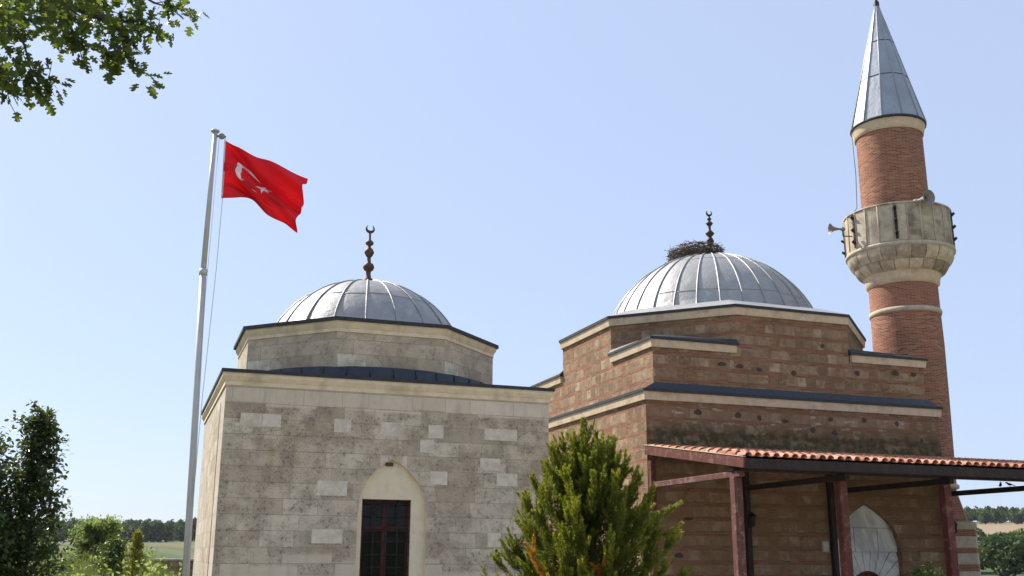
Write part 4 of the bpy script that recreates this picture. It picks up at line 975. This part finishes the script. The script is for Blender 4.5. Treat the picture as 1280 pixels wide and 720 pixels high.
# dark leafy tree at the left edge
def leafy(name, loc, lab, cat, height, radx, zc0, nbr, ntw, nlf, lsz, mat, top_bias=1.0, seed=1, prune=None, trunk_r=.06, group=None, tmpl=(ell_v, ell_f), droop=.25, shape=None, upw=.35):
    r_ = np.random.default_rng(seed); o = empty(name, loc, 0, lab, cat, group); t = MB()
    t.tube([(0, 0, 0), (.02, .01, height*.4), (-.02, .02, height*.75), (.0, 0, height*.96)], [trunk_r, trunk_r*.75, trunk_r*.35, .006], 8)
    lines = []
    for i in range(nbr):
        h_ = zc0+(height-zc0)*(i/nbr)**.9; a = i*2.399+r_.normal(0, .2)
        rel = (h_-zc0)/(height-zc0); env = radx*(shape(rel) if shape else math.sqrt(max(0.02, 1-rel**1.6))*min(1, .55+rel*1.6))*r_.uniform(.72, 1.15)
        e = np.array((math.cos(a)*env, math.sin(a)*env, h_+env*upw*r_.uniform(.3, 1.3))); s_ = np.array((0, 0, max(.1, h_-.15*env)))
        mid = (s_+e)/2+np.array([0, 0, .08*env]); t.tube([s_, mid, e], [trunk_r*.3, trunk_r*.18, .003], 5)
        for _ in range(ntw):
            u_ = r_.uniform(.25, 1); q = s_*(1-u_)**2+2*mid*u_*(1-u_)+e*u_**2
            tw = q+(unit(e-s_)*.5+r_.normal(0, .5, 3))*radx*.22; lines.append((q, tw))
    C, X, Z, Sz = leaves_on(lines, nlf, lsz, lsz*.5, droop, .6, r_)
    t.build('trunk', M['bark'], o)
    tint = np.clip(r_.beta(2, 2.6, len(C)), 0, 1)
    scatter('crown', tmpl[0], tmpl[1], C, X, Z, Sz, tint, mat, o); return o
leafy('broadleaf_tree', (-5.28, 9.9, 0), 'dark green leafy tree at the left edge with an upright leader', 'tree', 3.25, 1.0, .4, 150, 22, 16, .056, G2, seed=4, shape=lambda t_: (1-t_)**.62*.95+.10, upw=.3)
leafy('leafy_sapling', (-4.66, 10.25, 0), 'slim leafy sapling whose upright tip tops the dark tree on the left', 'sapling', 3.54, .60, .5, 105, 13, 10, .052, G2, seed=9, trunk_r=.025, shape=lambda t_: (1-t_)**1.05+.05, upw=.28)

# conifer in front of the two buildings: many upswept plumes
cy = empty('conifer_shrub', (.80, 11.0, 0), 0, 'bushy yellow-green conifer with upswept plumes between tomb and mosque', 'conifer')
r_ = np.random.default_rng(21)
t = MB(); t.tube([(0, 0, 0), (.02, 0, 1.2), (0, 0, 2.4), (-.02, 0, 3.2)], [.07, .055, .035, .01], 8)
def jenv(h):    # radius of the crown against height
    return float(np.interp(h, [.1, .5, 1.2, 1.9, 2.2, 2.5, 2.8, 3.05, 3.3, 3.45], [.7, .9, 1.0, .96, .90, .80, .60, .40, .22, .08]))
C = []; X = []; Zs = []; Szs = []; Ti = []
def plume(base, tip, wid, tint0, dead=False, dens=1.0):
    """one feathery spray: a tapering brush of small scale-like blades"""
    ln = np.linalg.norm(tip-base); dd = (tip-base)/ln; n_ = int(330*ln/.5*dens)+10
    u_ = r_.uniform(0, 1, n_)**.9
    bend = np.array([0, 0, .10*ln])
    wdt = wid*(np.clip(u_*4+.35, 0, 1))*(1-u_**1.4*.90)
    rnd = unit(r_.normal(0, 1, (n_, 3))); perp = unit(rnd-(rnd@dd)[:, None]*dd); q = r_.uniform(0, 1, n_)**.6
    C.append(base+(tip-base)*u_[:, None]+bend*(u_[:, None]**2-u_[:, None])+perp*(wdt*q)[:, None]); X.append(dd*1.1+perp*.55+r_.normal(0, .10, (n_, 3))); Zs.append(perp+r_.normal(0, .4, (n_, 3)))
    Szs.append(np.stack([r_.uniform(.020, .040, n_), r_.uniform(.006, .011, n_), np.full(n_, .02)], -1))
    Ti.append(np.clip(tint0+.46*u_+.34*q-.20+.10*r_.normal(0, 1, n_), 0, .93) if not dead else r_.uniform(.95, 1, n_))  # paler tips are new growth; the dark inner end also carries shade
NPL = 310
specs = []
for i in range(NPL):
    h = .30+2.95*(i/NPL)**.80; a = i*2.399963+r_.normal(0, .22)
    layer = r_.uniform(.78, 1.06) if i % 3 else r_.uniform(.35, .7)
    el = R(float(np.interp(h, [0, 1.5, 2.6, 3.3], [34, 46, 62, 80])))+r_.normal(0, .16)
    specs.append((h, a, layer, el, r_.uniform(.42, .66)*(1.0 if h < 2.6 else .9)))
specs += [(2.50, .05, 1.25, R(32), .60), (2.28, -.3, 1.12, R(30), .6), (2.42, .5, 1.1, R(38), .55), (1.75, 3.3, 1.14, R(40), .5), (1.95, 3.0, 1.05, R(45), .5), (3.38, 1.7, .55, R(84), .66), (3.33, 4.2, .60, R(82), .70), (3.12, 5.0, 1.1, R(74), .6), (3.1, 3.4, 1.2, R(70), .6), (3.0, 3.5, .72, R(72), .58), (2.92, -.2, .85, R(66), .56), (2.95, 5.4, .60, R(76), .58)]
# three browned sprays low on the side towards the viewer
def near_(h0, a0): return min(range(NPL), key=lambda i: abs(specs[i][0]-h0)*2+abs((specs[i][1]-a0+PI) % (2*PI)-PI)+(5 if specs[i][2] < .75 else 0))
DEAD = (near_(2.05, -PI/2+.05), near_(2.0, -PI/2-1.0), near_(1.75, -PI/2+.5))
for pi_, (h, a, layer, el, L) in enumerate(specs):
    er = jenv(h)*layer
    d = np.array((math.cos(a)*math.cos(el), math.sin(a)*math.cos(el), math.sin(el)))
    tip = np.array((er*math.cos(a), er*math.sin(a), h+.26)); base = tip-d*L
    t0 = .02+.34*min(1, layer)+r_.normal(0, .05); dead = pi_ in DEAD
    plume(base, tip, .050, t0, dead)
    for k in range(6):
        u_ = r_.uniform(.10, .75); q = base+(tip-base)*u_; dd = unit((d+r_.normal(0, .36, 3)+np.array([0, 0, .2]))[None])[0]
        plume(q, q+dd*L*r_.uniform(.24, .42), .030, t0-.02, dead, .8)
    if pi_ % 2 == 0: t.tube([(0, 0, max(.2, h-.3)), tuple((base+np.array([0, 0, h-.2]))*.5), tuple(base)], [.012, .009, .005], 4, cap=False)
# inner sprays close to the stem, shade put into their near-black tint
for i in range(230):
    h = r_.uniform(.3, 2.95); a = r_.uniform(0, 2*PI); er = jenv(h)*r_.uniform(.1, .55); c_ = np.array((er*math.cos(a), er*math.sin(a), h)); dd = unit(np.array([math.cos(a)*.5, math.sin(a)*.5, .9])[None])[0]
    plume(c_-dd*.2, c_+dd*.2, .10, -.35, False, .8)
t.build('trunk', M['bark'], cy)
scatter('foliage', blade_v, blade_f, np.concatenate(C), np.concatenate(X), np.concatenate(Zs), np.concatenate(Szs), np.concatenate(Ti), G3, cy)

# shrubs beyond the flagpole
leafy('willow_shrub', (-11.88, 30.5, float(ground_z(-11.88, 30.5))-.1), 'rounded pale green willow shrub in the meadow beside the flagpole', 'shrub', 1.72, .74, .25, 70, 12, 14, .085, G4, seed=31, trunk_r=.04, shape=lambda t_: math.sqrt(max(.03, 1-(t_*.9)**2))*.95, upw=.6, droop=0)
leafy('round_bush', (-9.24, 24.8, float(ground_z(-9.24, 24.8))-.1), 'low dark green bush with broad leaves in the tall grass', 'bush', 1.35, .42, .2, 34, 8, 9, .08, G8, seed=33, trunk_r=.025, shape=lambda t_: math.sqrt(max(.05, 1-t_**2)), upw=.4)
leafy('golden_cypress', (-8.52, 24.2, float(ground_z(-8.52, 24.2))-.1), 'small cone-shaped conifer with golden tips near the low wall', 'conifer', 1.52, .30, .1, 60, 8, 10, .045, G7, seed=35, trunk_r=.02, shape=lambda t_: (1-t_)**.8+.05, upw=1.2, droop=-.6)
leafy('flowering_bush', (8.2, 21.1, 0), 'pale-flowered leafy bush whose tips rise before the portal', 'bush', 1.98, .62, .3, 44, 8, 10, .06, G8, seed=37, trunk_r=.025, shape=lambda t_: math.sqrt(max(.05, 1-t_**2)), upw=.5)

# meadow of tall grass and weeds
N = 60000
az = R(-1)*rng.uniform(15.8, 29, N); d_ = rng.uniform(19.5, 60, N)**1.0; x_ = d_*np.sin(az); y_ = d_*np.cos(az)
gz_ = ground_z(x_, y_)
clump = .5+.5*np.sin(x_*1.7+2*np.sin(y_*.9))*np.sin(y_*1.3+1.5*np.sin(x_*1.1)); hgt = (.30+.75*clump)*np.interp(d_, [19, 34, 60], [1.1, 1.0, .6])*rng.uniform(.5, 1.15, N)
C = np.stack([x_, y_, gz_-.03], -1); X = np.stack([rng.normal(0, .28, N), rng.normal(0, .28, N), np.ones(N)], -1)
gr = scatter('meadow_grass', blade_v, blade_f, C, X, rng.normal(0, 1, (N, 3)), np.stack([hgt, rng.uniform(.012, .03, N), np.full(N, .3)], -1), np.clip(rng.normal(.42, .22, N)+.25*(clump < .3), 0, 1), G6)
nw = 5200; ci = rng.integers(0, 190, nw); caz = R(-1)*rng.uniform(16.2, 28, 190); cd = rng.uniform(20, 36, 190)
cx0 = cd*np.sin(caz); cy0 = cd*np.cos(caz); chh = rng.uniform(.5, 1.15, 190)
P = np.stack([cx0[ci]+rng.normal(0, .22, nw), cy0[ci]+rng.normal(0, .22, nw), ground_z(cx0, cy0)[ci]+chh[ci]*rng.uniform(.1, 1, nw)**.7], -1)
wd = scatter('meadow_weeds', ell_v, ell_f, P, rng.normal(0, 1, (nw, 3))+[0, 0, .3], rng.normal(0, .6, (nw, 3))+[0, 0, 1], rng.uniform(.06, .14, nw), np.clip(rng.uniform(.2, 1, 190)[ci]+rng.normal(0, .12, nw), 0, 1), G4)
tag(wd, 'leafy pale green weeds growing among the meadow grass', 'weeds', kind='stuff')
tag(gr, 'tall green and straw coloured meadow grass left of the tomb', 'grass', kind='stuff')

# trees with many leaf clumps, seen from afar
clump_v = [(-.5, -.5, 0), (.1, -.6, .15), (.6, 0, 0), (.2, .55, -.1), (-.45, .4, .15)]; clump_f = [(0, 1, 2, 3, 4)]
def crown_points(r_, n_, rx, rz, lobes=7):
    cs = r_.normal(0, 1, (lobes, 3)); cs = unit(cs)*np.array([rx*.55, rx*.55, rz*.5]); k = r_.integers(0, lobes, n_)
    v = unit(r_.normal(0, 1, (n_, 3)))*(r_.uniform(.35, 1, n_)**.33)[:, None]
    return cs[k]+v*np.array([rx*.58, rx*.58, rz*.62]), v
far_src = []
def field_tree(x, y, h, rx, lab, seed, big=1.0, mat=G8, n_=3600, zb=None):
    r_ = np.random.default_rng(seed); z0 = float(ground_z(x, y)) if zb is None else zb
    o = empty('field_tree', (x, y, z0-.1), 0, lab, 'tree', 'trees and bushes in the field on the right')
    P, v = crown_points(r_, n_, rx, h*.5, 9); P[:, 2] += h*.55
    t = MB(); t.tube([(0, 0, 0), (.1, 0, h*.3), (0, .1, h*.75)], [.12*big, .09*big, .03], 7)
    for k in range(5): a = k*1.3; t.tube([(0, 0, h*.25), (rx*.3*math.cos(a), rx*.3*math.sin(a), h*.5), (rx*.6*math.cos(a), rx*.6*math.sin(a), h*.65)], [.06*big, .04*big, .01], 5)
    t.build('trunk', M['bark'], o)
    scatter('crown', clump_v, clump_f, P, r_.normal(0, 1, (n_, 3)), v+r_.normal(0, .5, (n_, 3)), r_.uniform(.20, .42, n_)*big, np.clip(r_.beta(2, 2, n_), 0, 1), mat, o)
field_tree(62.0, 118, 4.3, 4.0, 'wide bright green bush nearest the grass strip on the right', 51, 1.0)
field_tree(66.5, 120, 4.2, 4.0, 'bright green bush at the right edge above the grass strip', 52)
field_tree(69.5, 127, 5.2, 4.2, 'taller light green tree rising behind the bushes at the right edge', 53)
field_tree(58.5, 124, 5.0, 3.6, 'dark round bush just right of the striped minaret base', 54, mat=G5)
field_tree(64.5, 133, 5.8, 4.2, 'light green tree in the middle of the field clump', 55)
field_tree(74, 136, 5.9, 4.6, 'broad tree cut by the right edge below the ploughed field', 56)
field_tree(63.0, 146, 6.0, 4.0, 'dark tree behind the clump touching the ploughed field', 57, mat=G5)

def woods(name, pts, hmin, hmax, lab, seed, n_=130):
    r_ = np.random.default_rng(seed); C = []; Zv = []; T_ = []; S_ = []
    for (x, y) in pts:
        h = r_.uniform(hmin, hmax); z0 = float(ground_z(x, y)); rx = h*r_.uniform(.28, .42)
        P, v = crown_points(r_, n_, rx, h*.5, 5); P[:, 2] += h*.52+z0; P[:, 0] += x; P[:, 1] += y
        C.append(P); Zv.append(v+r_.normal(0, .5, (n_, 3))); T_.append(np.clip(r_.normal(r_.uniform(.25, .7), .15, n_), 0, 1)); S_.append(r_.uniform(.09, .16, n_)*h)
    C = np.concatenate(C); n2 = len(C)
    o = scatter(name, clump_v, clump_f, C, r_.normal(0, 1, (n2, 3)), np.concatenate(Zv), np.concatenate(S_), np.concatenate(T_), G5)
    tag(o, lab, 'wood', kind='stuff')
r_ = np.random.default_rng(5)
pts = []
for _ in range(620):
    a = R(r_.uniform(-34, -12)); d = r_.uniform(340, 460); pts.append((d*math.sin(a), d*math.cos(a)))
woods('distant_wood', pts, 6.0, 7.0, 'dark green wood along the left horizon', 61)
pts = []
for _ in range(330):
    a = R(r_.uniform(17, 34)); d = r_.uniform(425, 500); pts.append((d*math.sin(a), d*math.cos(a)))
woods('hillside_wood', pts, 4.5, 6.5, 'dark green wood on the hill at the right horizon', 62)
field_tree(186, 372, 6, 4.5, 'light green tree standing alone above the ploughed field', 63, 2.0, n_=900)

# ---------------------------------------------------------------- thin summer haze
hb = MB(); hb.box(-1400, 1400, -1400, 1400, -30, 45)
hz = bpy.data.materials.new('haze'); hz.use_nodes = True; nt = hz.node_tree
nt.nodes.remove(nt.nodes['Principled BSDF']); pvn = nt.nodes.new('ShaderNodeVolumePrincipled')
pvn.inputs['Color'].default_value = (.84, .90, 1.0, 1); pvn.inputs['Density'].default_value = .0001; pvn.inputs['Anisotropy'].default_value = .2
nt.links.new(pvn.outputs[0], nt.nodes['Material Output'].inputs['Volume'])
ho = hb.build('haze', hz); tag(ho, 'thin pale blue summer haze over the fields', 'haze', kind='stuff')
